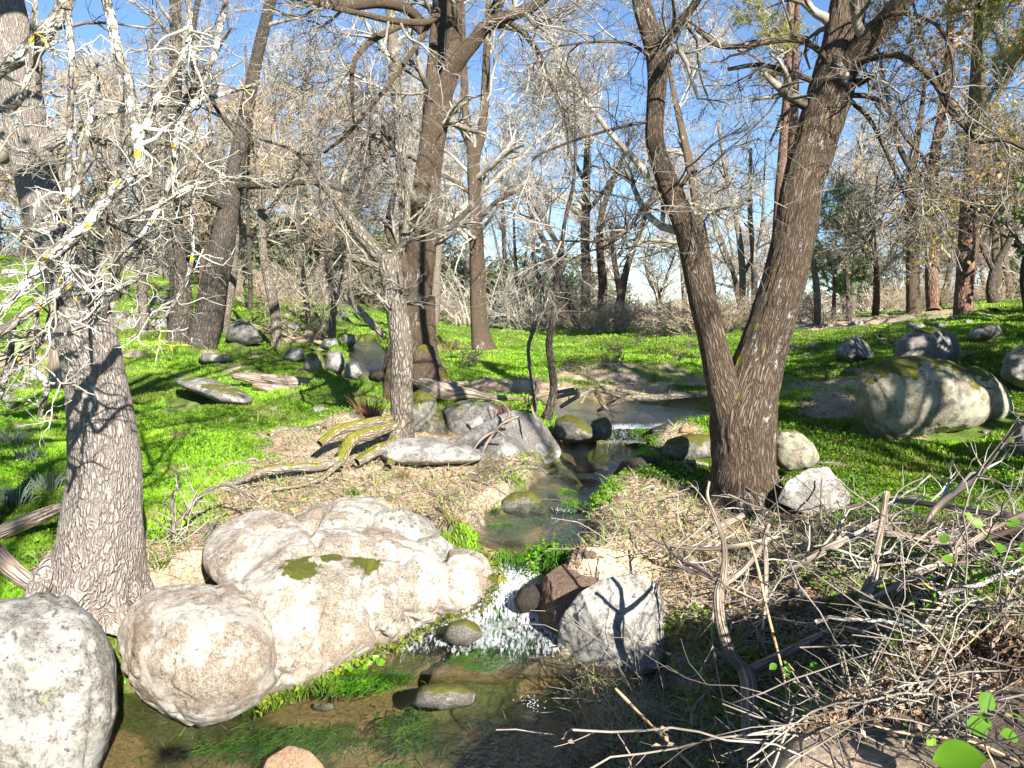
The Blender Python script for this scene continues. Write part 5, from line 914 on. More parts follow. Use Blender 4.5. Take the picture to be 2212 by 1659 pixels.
# dark tangle of thin bramble canes in the ditch at lower right
n_ = 150; px_ = R2.uniform(1250, 2300, n_); py_ = R2.uniform(1180, 1720, n_); st_ = np.array([hit(a_, b_) for a_, b_ in zip(px_, py_)]); ok = (dd_(st_[:, 0], st_[:, 1]) > .0); st_ = st_[ok]; m_ = len(st_)
d_ = R2.normal(size=(m_, 3)); d_[:, 2] = np.abs(d_[:, 2]) * .8 + .1; d_ /= np.linalg.norm(d_, axis=1, keepdims=True); pts = [st_]
for s in range(8): d_ = d_ + R2.normal(size=d_.shape) * .16; d_[:, 2] -= .14; d_ /= np.linalg.norm(d_, axis=1, keepdims=True); q = pts[-1] + d_ * .09; q[:, 2] = np.maximum(q[:, 2], gz(q[:, 0], q[:, 1]) + .01); pts.append(q)
P = np.stack(pts, 1); R = np.repeat(R2.uniform(.0012, .0035, (m_, 1)), 9, 1); lv = crown(P, R, [dict(n=4, t0=.1, t1=1, ang=50, L=.22, nseg=4, wig=.3, up=0, rf=.7, rmin=.001)], (3,))
V, F, _ = merge([tubes(P, R, 4), (lv[0][2], lv[0][3], lv[0][4])]); tag(mesh_obj("bramble_thicket", V, F, MT_grey), kind='stuff')
V, F = leaves(on_twigs(lv[0][0], 600, R2), .022, .2, R2); tag(mesh_obj("bramble_dead_leaves", V, F, ML_dry, smooth=False), kind='stuff')

# bramble sprays with round green leaves, leaves one by one
def leaf_disc(c_, u, v_, L_, wd):
    t = np.linspace(-1, 1, 7); up = np.cross(u, v_); prof = np.array([.02, .62, .92, 1, .86, .55, .02]); out = []
    for a_, b_ in zip(t, prof): out += [c_ + u * L_ * .5 * a_ + v_ * wd * .5 * b_ + up * (.12 * wd * b_), c_ + u * L_ * .5 * a_ - up * .02 * L_ * (a_ ** 2), c_ + u * L_ * .5 * a_ - v_ * wd * .5 * b_ + up * (.12 * wd * b_)]
    F = []
    for i in range(6):
        for j in range(2): F.append([i * 3 + j, i * 3 + j + 1, i * 3 + 3 + j + 1, i * 3 + 3 + j])
    return np.array(out), np.array(F)
def bramble(label, stems, nleaf, lsize, leafpix=None, mat=ML_fresh, cat="bramble", name="bramble"):
    P0, _ = traced(stems[0], 8); T = Root(name, label, cat, P0[0]); pool = []
    for q in stems: P, R = traced(q, 22); V, F, bc = tubes(P, R * (1 + .15 * R2.normal(size=22)), 7); T.part("stem", V, F, MT_stem); pool.append(P)
    cs = [W(a_, b_, c_) for a_, b_, c_, *_ in (leafpix or [])]; sz = [q[3] / FPX * q[2] for q in (leafpix or [])]
    for k in range(nleaf):
        P = pool[R2.integers(len(pool))]; cs.append(P[R2.integers(3, 22)] + R2.normal(size=3) * .018); sz.append(lsize * R2.uniform(.6, 1.2))
    for c_, s_ in zip(cs, sz):
        nrm = np.array([R2.normal() * .5, -.55 + R2.normal() * .4, .75]); nrm /= np.linalg.norm(nrm); u = R2.normal(size=3); u -= (u @ nrm) * nrm; u /= np.linalg.norm(u); v_ = np.cross(nrm, u)
        V, F = leaf_disc(c_, u, v_, s_, s_ * .78); T.part("leaf", V, F, mat)
    return T
lp = [(1700,1450,2.6,26),(1720,1480,2.6,34),(1745,1455,2.6,28),(1765,1475,2.6,36),(1690,1500,2.6,30),(1700,1530,2.6,36),(1740,1535,2.6,34),(1670,1440,2.6,20),(1760,1440,2.6,26),(1840,1500,2.5,30),(1855,1530,2.5,34),(1880,1490,2.5,18),(1700,1575,2.5,30),(1730,1600,2.45,34),(1765,1590,2.45,36),(1690,1640,2.4,26),(1760,1625,2.4,28),(1660,1520,2.6,24),(1810,1535,2.5,24),(1820,1600,2.45,22)]
bramble("green bramble spray with round leaves in the dark ditch at lower right", [[(1720,1680,6,2.5),(1740,1580,5,2.5),(1750,1500,4,2.55),(1700,1430,3,2.6)],[(1740,1640,6,2.4),(1800,1560,7,2.45),(1870,1490,6,2.5),(1960,1430,5,2.55),(1995,1350,4,2.6)],[(1790,1560,3,2.45),(1760,1500,3,2.5),(1740,1440,2,2.55)]], 4, .03, lp)
bramble("reddish bramble cane with upright thin stem left of the green spray", [[(1660,1700,5,2.5),(1690,1600,5,2.52),(1700,1500,5,2.55),(1660,1330,6,2.7),(1630,1200,5,2.8),(1600,1120,3,2.9)]], 2, .02)
bramble("bramble cane with oval leaves arching at the right edge", [[(2280,1420,6,2.6),(2180,1380,5,2.7),(2110,1300,5,2.8),(2060,1230,5,2.9),(2020,1190,4,3.0)],[(2250,1250,5,2.8),(2150,1180,5,2.9),(2100,1120,4,3.0),(2040,1100,3,3.1)]], 10, .035, [(2050,1210,2.9,34),(2085,1222,2.9,30),(2068,1240,2.9,34),(2130,1160,2.8,30),(2160,1185,2.8,36),(2175,1215,2.8,30),(2040,1165,2.9,26),(2110,1130,2.9,30),(2190,1130,2.8,30)])
bramble("bramble leaves close to the camera at the bottom right corner", [[(2300,1690,6,1.7),(2190,1640,6,1.75),(2090,1600,6,1.8),(1960,1585,5,1.85),(1860,1560,4,1.9)],[(2150,1660,4,1.7),(2120,1580,4,1.75),(2140,1500,3,1.8)]], 3, .03, [(2072,1640,1.65,110),(2130,1515,1.75,52),(2110,1570,1.72,60),(2180,1590,1.7,44),(2010,1600,1.8,30),(1960,1570,1.85,26),(2200,1550,1.7,36)])
bramble("single reddish thorny cane crossing the lower dark water edge", [[(1330,1488,7,2.7),(1400,1560,6,2.55),(1480,1640,6,2.4),(1560,1720,6,2.3)]], 0, .02)
bramble("angular ochre bramble cane right of the green spray", [[(1780,1560,4,2.45),(1900,1450,5,2.5),(1935,1400,6,2.5),(1970,1385,5,2.5),(2000,1330,5,2.55),(2120,1260,4,2.6),(2212,1230,3,2.6)]], 3, .02)
bramble("leafy green herb clump at the pool margin below the white outcrop", [[(760,1480,3,4.15),(750,1440,3,4.15),(742,1405,2,4.15)],[(745,1490,3,4.1),(715,1460,2,4.1),(708,1440,2,4.1)],[(775,1475,3,4.15),(790,1440,2,4.15),(815,1425,2,4.15)]], 90, .045, [], cat="plant", name="herb_clump")
# pale dead stalks sweeping across the bottom right corner
stalks = [[(1960,1600,5),(2060,1500,6),(2212,1370,5)],[(1700,1650,6),(1880,1560,7),(2060,1430,6),(2240,1320,4)],[(1600,1655,6),(1800,1610,7),(2000,1560,6),(2240,1520,5)],[(1640,1665,5),(1850,1590,6),(2090,1540,6),(2240,1480,5)],[(1750,1665,7),(1900,1600,8),(2060,1545,7),(2230,1440,5)],[(1880,1575,5),(1990,1480,5),(2110,1330,4)],[(1760,1640,4),(1900,1620,5),(2100,1600,5),(2260,1600,5)],[(1830,1665,6),(1960,1590,7),(2110,1560,6),(2260,1540,5)],[(2050,1640,4),(2140,1550,4),(2230,1500,3)],[(1930,1560,4),(2040,1440,4),(2200,1290,3)],[(1560,1630,3),(1700,1590,4),(1900,1560,4)],[(1900,1665,5),(2060,1620,6),(2250,1560,5)]]
for k, q in enumerate(stalks):
    Yk = 1.95 + .05 * (k % 4); stick("dead_stalk", "thin white dead stalk sweeping across the bottom right corner", "stalk", [(a_, b_, c_ * .9, Yk + .12 * j) for j, (a_, b_, c_) in enumerate(q)], MB_lich, n=14, k=5, group="white dead stalks at the bottom right", lumpy=.05, rs=.02)

# moss and trailing weed at the waterline and on the falls
MALG = leaf_mat("green_waterweed", (.04, .15, .008), (.14, .32, .02), .3, 6, .3)
def weed(name, cs, n, ln, drop, lb=None):
    B = []
    for px_, py_, z0, sw, sh, k in cs:
        a_ = Wz(np.array([px_]), np.array([py_]), z0)[0]; m_ = int(n * k); B.append(a_ + np.c_[R2.normal(size=m_) * sw, R2.normal(size=m_) * sh, R2.uniform(-.02, .03, m_)])
    B = np.concatenate(B); m_ = len(B); d_ = np.c_[R2.normal(size=m_) * .35, -np.abs(R2.normal(size=m_)) * .5 - .2, -np.ones(m_) * drop]; d_ /= np.linalg.norm(d_, axis=1, keepdims=True); L_ = R2.uniform(.5, 1.3, m_)[:, None] * ln
    P = np.stack([B, B + d_ * L_ * .5 + [0, -.004, .01], B + d_ * L_], 1); V, F, _ = tubes(P, np.tile([.003, .0028, .001], (m_, 1)), 3); tag(mesh_obj(name, V, F, MALG), kind='stuff')
weed("hanging_waterweed", [(1180,1190,.07,.05,.02,1.2),(1150,1195,.05,.03,.02,.5),(1120,1200,.04,.02,.02,.3),(1205,1195,.08,.04,.03,1.2),(1085,1195,.05,.03,.02,.4),(1310,925,.42,.04,.02,.5),(1380,928,.42,.05,.02,.5),(1405,945,.4,.03,.02,.7),(1235,1085,.12,.04,.04,1.0)], 150, .11, 1.0)
weed("floating_waterweed", [(560,1620,-.45,.2,.06,1.2),(640,1590,-.45,.15,.05,.9),(880,1570,-.44,.07,.09,1.2),(720,1600,-.45,.14,.05,.6),(900,1600,-.44,.05,.08,.6),(1090,1140,.03,.08,.03,.7),(1225,1065,.09,.04,.04,.6),(1220,940,.15,.05,.08,.8),(1400,885,.39,.3,.1,1.5),(760,1480,-.33,.1,.05,1),(820,1460,-.33,.08,.05,1)], 260, .08, .0)
V, F = leaves(Wz(np.array([1190.]), np.array([1195.]), .06)[0] + np.r_[R2.normal(size=(420, 3)) * [.075, .05, .045], R2.normal(size=(160, 3)) * [.03, .04, .05] + [-.12, -.04, -.05]], .032, .3, R2); tag(mesh_obj('cress', V, F, ML_fresh, smooth=False), kind='stuff')
# moss beads along the outcrop foot
mb = []
for (a0, b0), (a1, b1), z0 in [((640,1490),(760,1440),-.3),((760,1440),(870,1395),-.27),((870,1395),(960,1345),-.24),((960,1345),(1050,1310),-.2),((1050,1310),(1085,1250),-.1),((560,1530),(640,1495),-.36),((1040,1200),(1075,1240),.0)]:
    for t in R2.random(160): mb.append(Wz(a0 + (a1 - a0) * t + R2.normal() * 5, b0 + (b1 - b0) * t - 8 + R2.normal() * 6, z0 + .03))
mb = np.array(mb); V, F = leaves(mb + R2.normal(size=mb.shape) * .015, .028, .2, R2); tag(mesh_obj("waterline_moss", V, F, leaf_mat("moss_tuft", (.07, .10, .01), (.2, .24, .02), .2, 5, .8), smooth=False), kind='stuff')
# spray and foam beads of the falls
fb = []
for (a0, b0, z0), (a1, b1, z1), k, s_ in [((1075,1200,.03),(1120,1250,-.1),260,.03),((1160,1250,-.1),(1080,1290,-.14),420,.05),((1110,1260,-.12),(1010,1330,-.24),500,.05),((1010,1330,-.25),(930,1355,-.26),160,.035),((1305,955,.2),(1390,958,.2),900,.06),((1100,1200,.03),(1150,1245,-.08),160,.03),((1160,1530,-.39),(1140,1500,-.36),60,.03),((1195,1100,.1),(1240,1105,.08),120,.03),((700,1500,-.39),(800,1485,-.38),70,.03),((1310,928,.4),(1330,958,.2),260,.04),((1345,928,.4),(1350,958,.2),260,.04),((1375,928,.4),(1380,958,.2),260,.04)]:
    for t in R2.random(k): p = Wz(a0 + (a1 - a0) * t, b0 + (b1 - b0) * t, z0 + (z1 - z0) * t); fb.append(p + R2.normal(size=3) * [s_, s_ * .7, s_ * .35])
fb = np.array(fb); D, F0 = ICO[2]; D1, F1 = (np.array([[1,0,0],[-1,0,0],[0,1,0],[0,-1,0],[0,0,1],[0,0,-1]], float), np.array([[0,2,4],[2,1,4],[1,3,4],[3,0,4],[2,0,5],[1,2,5],[3,1,5],[0,3,5]]))
r_ = R2.uniform(.0012, .004, len(fb)); V = (fb[:, None] + D1[None] * r_[:, None, None]).reshape(-1, 3); F = (np.arange(len(fb))[:, None, None] * 6 + F1[None]).reshape(-1, 3)
m, n, b, o = new_mat("foam_beads"); b.inputs['Base Color'].default_value = (.6, .64, .66, 1); b.inputs['Roughness'].default_value = .25; tag(mesh_obj("foam", V, F, m), kind='stuff')

# ------------------------------------------------------------------ distant grove: whole-tree prototypes copied
def proto(label, H, tm, mat, leafn=0, leafm=None, seed=0, nn=(12, 8, 6, 2), fork=1, L=None, r=2.6, group=None):
    Rp = np.random.default_rng(seed); tp = [np.array([0, 0, -.3])]; d_ = np.array([0, 0, 1.])
    for s in range(9): d_ = d_ + Rp.normal(size=3) * .09; d_[2] = max(d_[2], .8); d_ /= np.linalg.norm(d_); tp.append(tp[-1] + d_ * H / 9)
    P = smooth_path(np.array(tp), 24); R = np.linspace(H * .022, H * .004, 24); paths = [P]; rads = [R]
    if fork:
        i = 8; q = [P[i]]; d_ = np.array([Rp.normal() * .6, Rp.normal() * .6, .8]); d_ /= np.linalg.norm(d_)
        for s in range(8): d_ = d_ + Rp.normal(size=3) * .1 + [0, 0, .06]; d_ /= np.linalg.norm(d_); q.append(q[-1] + d_ * H / 12)
        paths.append(smooth_path(np.array(q), 24)); rads.append(np.linspace(R[i] * .75, H * .004, 24))
    T = Root("bare_tree", label, "tree", [0, 0, 0], group); V, F, bc = trunk_mesh(P, R, 9); T.part("trunk", V, F, mat, attrs={'bark': bc})
    s_ = crown_spec(L or H * .34, nn, r, .12, 48); s_[0]['t0'] = .22; lv = crown(np.stack(paths), np.stack(rads), s_, (4, 3, 3, 3), Rp); V, F, bc = merge([tubes(np.stack(paths[1:]), np.stack(rads[1:]), 6)] + [(a_[2], a_[3], a_[4]) for a_ in lv] if fork else [(a_[2], a_[3], a_[4]) for a_ in lv]); T.part("crown", V, F, tm, kind='stuff')
    if leafn: V, F = leaves(on_twigs(lv[-1][0], leafn, Rp), .13, 0, Rp); T.part("foliage", V, F, leafm, kind='stuff', smooth=False)
    return T.o
gL = "bare tree in the dense pale grove beyond the meadow"
PR = [proto(gL, 9, MT_pale, MB_pale, seed=1, nn=(13, 8, 6, 3)), proto(gL, 11, MT_pale, MB_mid, seed=2, nn=(13, 8, 6, 3)), proto(gL, 8, MT_grey, MB_dark, seed=3, nn=(14, 9, 6, 2)), proto(gL, 7, MT_warm, MB_mid, 500, ML_oak, seed=4, fork=1), proto(gL, 10, MT_pale, MB_pale, seed=5, nn=(12, 9, 6, 3))]
for o in PR: o['group'] = "bare trees of the far grove"
used = [0] * 5; R3 = np.random.default_rng(11)
def put(i, x_, y_, sc, rz):
    z_ = float(gz(x_, y_))
    if not used[i]: used[i] = 1; o = PR[i]; o.location = (x_, y_, z_); o.rotation_euler = (0, 0, rz); o.scale = (sc,) * 3
    else: dup(PR[i], (x_, y_, z_), rz, sc)
for k in range(58):
    Yt = R3.uniform(29, 62); u = R3.uniform(-.72, .75)
    if -.02 < u < .12 and R3.random() < .55: Yt = R3.uniform(55, 80)
    if u < -.1: Yt = R3.uniform(26, 55)
    if -.12 < u < .14 and R3.random() < .45: continue
    i = int(R3.integers(0, 5)); i = 3 if (u > .3 and R3.random() < .5) or (u < -.3 and R3.random() < .4) else i
    put(i, u * Yt, Yt, R3.uniform(.8, 1.45) * (1.0 if u < .3 else .85), R3.uniform(0, 6.28))
# thicket of low scrub along the far meadow edge
def bush(name, label, H, tm, leafn, leafm, seed, lsz=.1, nst=16, group=None, cat="bush", nn=(8, 6)):
    Rp = np.random.default_rng(seed); a = Rp.uniform(0, 6.28, nst); b_ = np.stack([np.cos(a) * H * .15, np.sin(a) * H * .15, 0 * a - .1], 1); d_ = np.stack([np.cos(a) * .6, np.sin(a) * .6, Rp.uniform(.5, 1.4, nst)], 1); d_ /= np.linalg.norm(d_, axis=1, keepdims=True); pts = [b_]
    for s in range(6): d_ = d_ + Rp.normal(size=d_.shape) * .15; d_ /= np.linalg.norm(d_, axis=1, keepdims=True); pts.append(pts[-1] + d_ * H / 6)
    P = np.stack(pts, 1); R = np.repeat(np.linspace(.02, .008, 7)[None] * H / 2, nst, 0); lv = crown(P, R, [dict(n=nn[0], t0=.1, t1=1, ang=50, L=H * .5, nseg=4, wig=.25, up=.1, rf=.6, rmin=.008), dict(n=nn[1], t0=.1, t1=1, ang=50, L=H * .22, nseg=3, wig=.3, up=.0, rf=.7, rmin=.006)], (3, 3), Rp)
    T = Root(name, label, cat, [0, 0, 0], group); V, F, _ = merge([tubes(P, R, 4)] + [(a_[2], a_[3], a_[4]) for a_ in lv]); T.part("stems", V, F, tm, kind='stuff')
    if leafn: V, F = leaves(on_twigs(lv[-1][0], leafn, Rp), lsz, 0, Rp); T.part("foliage", V, F, leafm, kind='stuff', smooth=False)
    return T.o
def spread(o, places):
    for k, (x_, y_, s_, *lb) in enumerate(places):
        q = o if k == 0 else dup(o, (0, 0, 0)); q.location = (x_, y_, float(gz(x_, y_)) - .05); q.scale = (s_ * 1.15, s_ * 1.15, s_); q.rotation_euler = (0, 0, R3.uniform(0, 6.28))
        if lb: q['label'] = lb[0]
b1 = bush("scrub_bush", "russet leafless scrub bush along the far meadow edge", 2.0, MT_warm, 500, ML_oak, 21, .08, group="leafless scrub along the meadow edge")
spread(b1, [(u * Yt, Yt, R3.uniform(.45, .9)) for u, Yt in [(R3.uniform(.1, .75), R3.uniform(25, 40)) for _ in range(30)]] + [(u * Yt, Yt, R3.uniform(.5, 1.0)) for u, Yt in [(R3.uniform(-.35, .1), R3.uniform(38, 50)) for _ in range(16)]])
b2 = bush("scrub_bush", "pale grey scrub bush under the far grove", 2.6, MT_pale, 0, None, 22, group="pale scrub under the far grove", nn=(9, 6))
spread(b2, [(u * Yt, Yt, R3.uniform(.6, 1.3)) for u, Yt in [(R3.uniform(-.7, .75), R3.uniform(30, 60)) for _ in range(34)]])
b3 = bush("evergreen_shrub", "round grey green shrub on the slope far behind the middle trees", 3.2, MT_grey, 9000, ML_ever, 23, .13, group="grey green shrubs far behind", nst=22)
spread(b3, [(-9.5,44,1.2),(-11.5,46,1.3),(-7.5,47,1.1),(-6.6,52,1.3),(-4.4,50,1.1),(-2.6,47,.9),(1.0,48,1.3),(1.8,51,1.4),(-13.5,50,1.5),(-16,48,1.4),(-8.5,62,1.8),(-12,66,1.9),(-17,62,1.7),(-20,55,1.5),(0.2,60,1.2),(4.2,64,1.2),(6.5,62,1.1),(-22,48,1.3),(-25,44,1.4),(21,46,1.2),(24,36,.8)])
b4 = bush("green_bush", "small fresh green bush under the right oaks", .8, MT_grey, 1600, ML_fresh, 24, .06); spread(b4, [(12.2,22.5,.5)])
def conifer(label, px_, py0, py1, Yt, wd, dens, seed, name="conifer", trunkmat=MB_pine, needle=ML_pine):
    """evergreen with drooping sprays of narrow leaves"""
    Rp = np.random.default_rng(seed); b0 = hit(px_, py0); T = Root(name, label, "tree", b0); top = W(px_, py1, b0[1] if Yt is None else Yt); top[1] = b0[1]; H = top[2] - b0[2]
    P = b0 + (np.array([0, 0, H]) * np.linspace(-.03, 1, 20)[:, None]); R = np.linspace(H * .02, .01, 20); V, F, bc = trunk_mesh(P, R, 10); T.part("trunk", V, F, trunkmat, attrs={'bark': bc})
    lv = crown(P[None], R[None], [dict(n=dens[0], t0=dens[2], t1=1, ang=70, L=wd, nseg=5, wig=.15, up=.12, rf=.4, rmin=.01, ltaper=.55), dict(n=dens[1], t0=.2, t1=1, ang=45, L=wd * .45, nseg=3, wig=.2, up=.05, rf=.6, rmin=.006)], (4, 3), Rp)
    V, F, bc = merge([(a_[2], a_[3], a_[4]) for a_ in lv]); T.part("crown", V, F, MT_warm, kind='stuff')
    tw = lv[-1][0]; n_ = dens[3]; c_ = on_twigs(tw, n_, Rp); d_ = Rp.normal(size=(n_, 3)) + [0, 0, .3]; d_ /= np.linalg.norm(d_, axis=1, keepdims=True); s_ = np.cross(d_, Rp.normal(size=(n_, 3))); s_ /= np.linalg.norm(s_, axis=1, keepdims=True); L_ = Rp.uniform(.08, .2, (n_, 1)) * dens[4]; w_ = .006 * dens[4]
    V = np.stack([c_ - s_ * w_, c_ + s_ * w_, c_ + d_ * L_], 1).reshape(-1, 3); T.part("needles", V, np.arange(n_ * 3).reshape(-1, 3), needle, kind='stuff', smooth=False); return T
conifer("bright green juniper standing between the slim trunks right of the forked tree", 1800, 690, 430, None, 1.5, (34, 10, .22, 40000, .9), 31, "juniper", needle=ML_juni)
conifer("tall pine with green and rusty crown beyond the right meadow", 2080, 680, -420, None, 5.0, (26, 14, .60, 60000, 1.7), 32, "pine_tree")
conifer("second tall pine whose crown hangs into the top right corner", 2290, 690, -380, None, 4.6, (24, 14, .60, 50000, 1.7), 33, "pine_tree")
conifer("pine whose green sprays show above between the forks of the right tree", 1700, 700, -260, None, 3.0, (24, 12, .58, 22000, 1.6), 34, "pine_tree")
# rusty needle-like twig veil of oaks at the upper right
mt("tall russet oak filling the upper right corner", [[(2150,690,20,5),(2150,560,18,5),(2140,420,16,5),(2130,300,14,5),(2120,150,12,5),(2110,0,9,5),(2100,-200,5,5)],[(2135,330,10,5),(2060,230,9,5),(2000,100,7,5),(1960,-40,4,5)],[(2130,250,10,5),(2190,150,8,5),(2240,20,6,5)]], MB_mid, MT_warm, L=3.6, n=(12, 8, 6, 3), r=1.9, leafn=6000, leafm=ML_oak, leafs=.12)
mt("russet leaved oak behind the left tree", [[(250,690,18,3),(250,600,16,3),(255,480,13,3),(260,340,10,3),(270,180,6,3)],[(252,560,9,3),(200,460,7,3),(150,340,4,3)],[(256,480,9,3),(320,400,6,3),(360,300,4,3)]], MB_dark, MT_warm, L=2.6, n=(12, 8, 6, 2), r=1.5, leafn=600, leafm=ML_oak, leafs=.07)
# thorny shrubs on the meadow's near rim
b5 = bush("thorn_bush", "dark leafless thorn bush on the meadow rim", .55, MT_dark, 120, ML_dry, 25, .03, nst=8, nn=(5, 4))
spread(b5, [(*hit(1350,800)[:2], .9, "dark leafless thorn bush on the meadow rim left of the forked right tree"), (*hit(1300,765)[:2], .8, "sparse thorn bush on the meadow rim, middle one"), (*hit(1490,755)[:2], .9, "russet thorn bush close to the left stem of the forked right tree"), (*hit(1260,800)[:2], .6, "small thorn bush nearest the curved sapling"), (*hit(1700-260,780)[:2], .6, "low thorn bush at the meadow rim right of the dark one"), (*hit(975,790)[:2], 1.0, "dry thorn bush right of the middle tree foot"), (*hit(1390,745)[:2], .7, "faint thorn bush farther back on the meadow")])
b6 = bush("dry_shrub", "dense russet leafless shrub behind the forked right tree", 1.5, MT_warm, 300, ML_oak, 26, .05, nst=18, nn=(8, 6))
spread(b6, [(*hit(1500,722)[:2], .9), (*hit(1440,715)[:2], .7, "russet leafless shrub left of the forked right tree"), (*hit(1560,720)[:2], .8, "russet leafless shrub between the two stems"), (*hit(1780,700)[:2], .6, "russet leafless shrub right of the right stem"), (*hit(660,735)[:2], .7, "twiggy shrub on the wooded slope above the logs"), (*hit(560,660)[:2], .8, "twiggy shrub high on the left slope"), (*hit(220,640)[:2], .7, "twiggy shrub by the rubble wall")])
# red stemmed tuft and grass tufts
def tuft(name, label, px_, py_, n, h, wd, col, spread_=.06, mat=None, cat="plant", yy=None):
    p = hit(px_, py_) if yy is None else W(px_, py_, yy); m_ = n; a = R2.uniform(0, 6.28, m_); r_ = R2.random(m_) * spread_; B = p + np.c_[np.cos(a) * r_, np.sin(a) * r_, 0 * a]; d_ = np.c_[np.cos(a) * .45, np.sin(a) * .45, np.ones(m_)] + R2.normal(size=(m_, 3)) * .2; d_ /= np.linalg.norm(d_, axis=1, keepdims=True); L_ = (h * R2.uniform(.5, 1.1, m_))[:, None]
    P = np.stack([B, B + d_ * L_ * .55, B + d_ * L_ * 1.0 + [0, 0, -.15 * h]], 1); R = np.tile([wd, wd * .8, wd * .25], (m_, 1)); V, F, _ = tubes(P, R, 3)
    tag(mesh_obj(name, V, F, MBL, base=p, attrs={'tint': np.c_[np.repeat(np.array(col) * R2.uniform(.6, 1.3, (m_, 1)), 9, 0), np.ones(m_ * 9)]}), label, cat)
tuft("reed_tuft", "russet dry stem tuft left of the slim middle tree", 800, 905, 90, .38, .004, (.36, .2, .12), .12)
tuft("reed_tuft", "red stemmed tuft behind the wedge boulder", 1085, 905, 26, .28, .004, (.3, .12, .09), .1, yy=8.0)
tuft("reed_tuft", "second red stemmed tuft beside the curved sapling", 1140, 880, 20, .2, .004, (.32, .13, .1), .1, yy=8.3)
for px_, py_, n_, h_, lb in [(345,1225,60,.12,"green grass tuft right of the left tree foot"),(180,1235,34,.13,"green grass tuft in the fork of the left tree roots"),(1170,1135,50,.12,"green grass tuft left of the middle pool"),(1140,1100,70,.12,"drooping yellow green tuft on the bank above the middle pool"),(980,1130,60,.1,"yellow green tuft right of the dotted stone"),(870,1035,60,.14,"dry grass tuft in the middle of the sunny bank"),(770,1070,50,.10,"pale grass tuft behind the white slab"),(1330,1040,34,.08,"grass tuft on the tip of the right bank"),(1060,1110,70,.12,"thick grass tuft beside the mossy stream stone"),
                         (540,1545,60,.10,"grass fringe under the big rounded white boulder"),(640,1505,60,.10,"grass fringe between the two white rocks at the waterline"),(700,1490,60,.1,"grass fringe left of the leafy herb clump"),(590,1530,50,.1,"grass fringe at the cleft of the white rocks"),(850,1120,40,.06,"small grass tuft in the hollow of the slab"),(2080,1040,50,.12,"grass tuft behind the brush at right"),(1450,760,60,.25,"tall yellow grass tuft on the meadow rim"),(970,760,120,.5,"tall dry grass clump right of the middle tree"),(1930,1010,60,.10,"grass tuft under the huge boulder")]:
    y_ = None if py_ < 1480 or px_ > 1000 else 3.95
    tuft("grass_tuft", lb, px_, py_, n_, h_, .0028, (.4, .34, .14) if "dry" in lb or "yellow g" in lb else (.16, .28, .03), .07 if h_ < .2 else .5, yy=y_)
# silvery thistle plants at far left
for px_, py_, lb in [(60,1000,"silvery grey herb by the left edge, upper one"),(25,960,"silvery grey herb cut off by the left edge"),(100,1060,"silvery grey herb by the left edge, lower one"),(35,1090,"silvery grey herb low at the left edge")]:
    tuft("silver_herb", lb, px_, py_, 70, .2, .006, (.26, .33, .24), .1)

# ------------------------------------------------------------------ bare trees behind the camera, added evergreen shade crowns, and the photographer
def world_tree(name, label, paths, mat, tm, spec, leafy=None):
    T = Root(name, label, "tree", paths[0][0][:3]); PP, RR = [], []
    for k, q in enumerate(paths):
        s = smooth_path(np.array(q, float), 30); P, R = s[:, :3], s[:, 3]; V, F, bc = trunk_mesh(P, R, 16); T.part("trunk" if k == 0 else "limb", V, F, mat, attrs={'bark': bc}); PP.append(P); RR.append(R)
    lv = crown(np.stack(PP[1:] or PP), np.stack(RR[1:] or RR), spec); V, F, _ = merge([(a_[2], a_[3], a_[4]) for a_ in lv]); T.part("crown", V, F, tm, kind='stuff')
    if leafy: V, F = leaves(leafy, .12); T.part("foliage", V, F, ML_ever, kind='stuff', smooth=False)
    return T
s5 = np.array(SUN_DIR)
def shade_at(px_, py_, dist): return hit(px_, py_) + s5 * dist
Rq = np.random.default_rng(3)
bt = proto("bare tree standing behind the camera whose branches shade the grass", 8, MT_grey, MB_dark, seed=41, nn=(9, 6, 4), r=2.2)
LB = ["bare tree behind the camera to the right whose branches shade the bank", "bare tree behind the camera farther right", "bare tree behind the camera to the left", "bare tree right of the camera outside the frame shading the right meadow", "second bare tree right of the frame shading the meadow", "third bare tree right of the frame near the brush"]
for k, (x_, y_, sc_) in enumerate([(1.5,-5.6,.9),(7.6,-3.5,1.0),(-5.6,-5.5,.9),(8.4,4.2,.9),(10.5,7.5,1.0),(6.9,1.4,.8)]):
    q = bt if k == 0 else dup(bt, (0, 0, 0)); q.location = (x_, y_, float(gz(x_, y_))); q.scale = (sc_,) * 3; q.rotation_euler = (0, 0, k * 1.3); q['label'] = LB[k]
# unseen evergreen crowns added to throw the broad shade on the right slope
b7 = bush("shade_crown", "dense evergreen crown added outside the frame to shade the right slope", 3.0, MT_dark, 7000, ML_ever, 27, .14, nst=20, cat="tree")
spread(b7, [(9.2,8.0,1.1), (11.8,10.2,1.2,"second dense evergreen crown added right of the frame for shade"), ])
TE = Root("tall_shade_crown", "unseen tall leafy crown added to shade the ground behind the forked tree", "tree", [7.2, 3.4, float(gz(7.2, 3.4))])  # made-up leaf cloud on a trunk, set high to block the sun
tk = smooth_path(np.array([(7.2,3.4,.5,.16),(7.1,3.5,2.5,.13),(6.9,3.6,4.6,.08),(6.8,3.6,5.6,.04)]), 24); V, F, bc = trunk_mesh(tk[:, :3], tk[:, 3], 12); TE.part("trunk", V, F, MB_ash, attrs={'bark': bc})
V, F = leaves(Rq.normal(size=(5000, 3)) * [.75, .6, .38] + [6.7, 3.6, 5.0], .13); TE.part("foliage", V, F, ML_ever, kind='stuff', smooth=False)

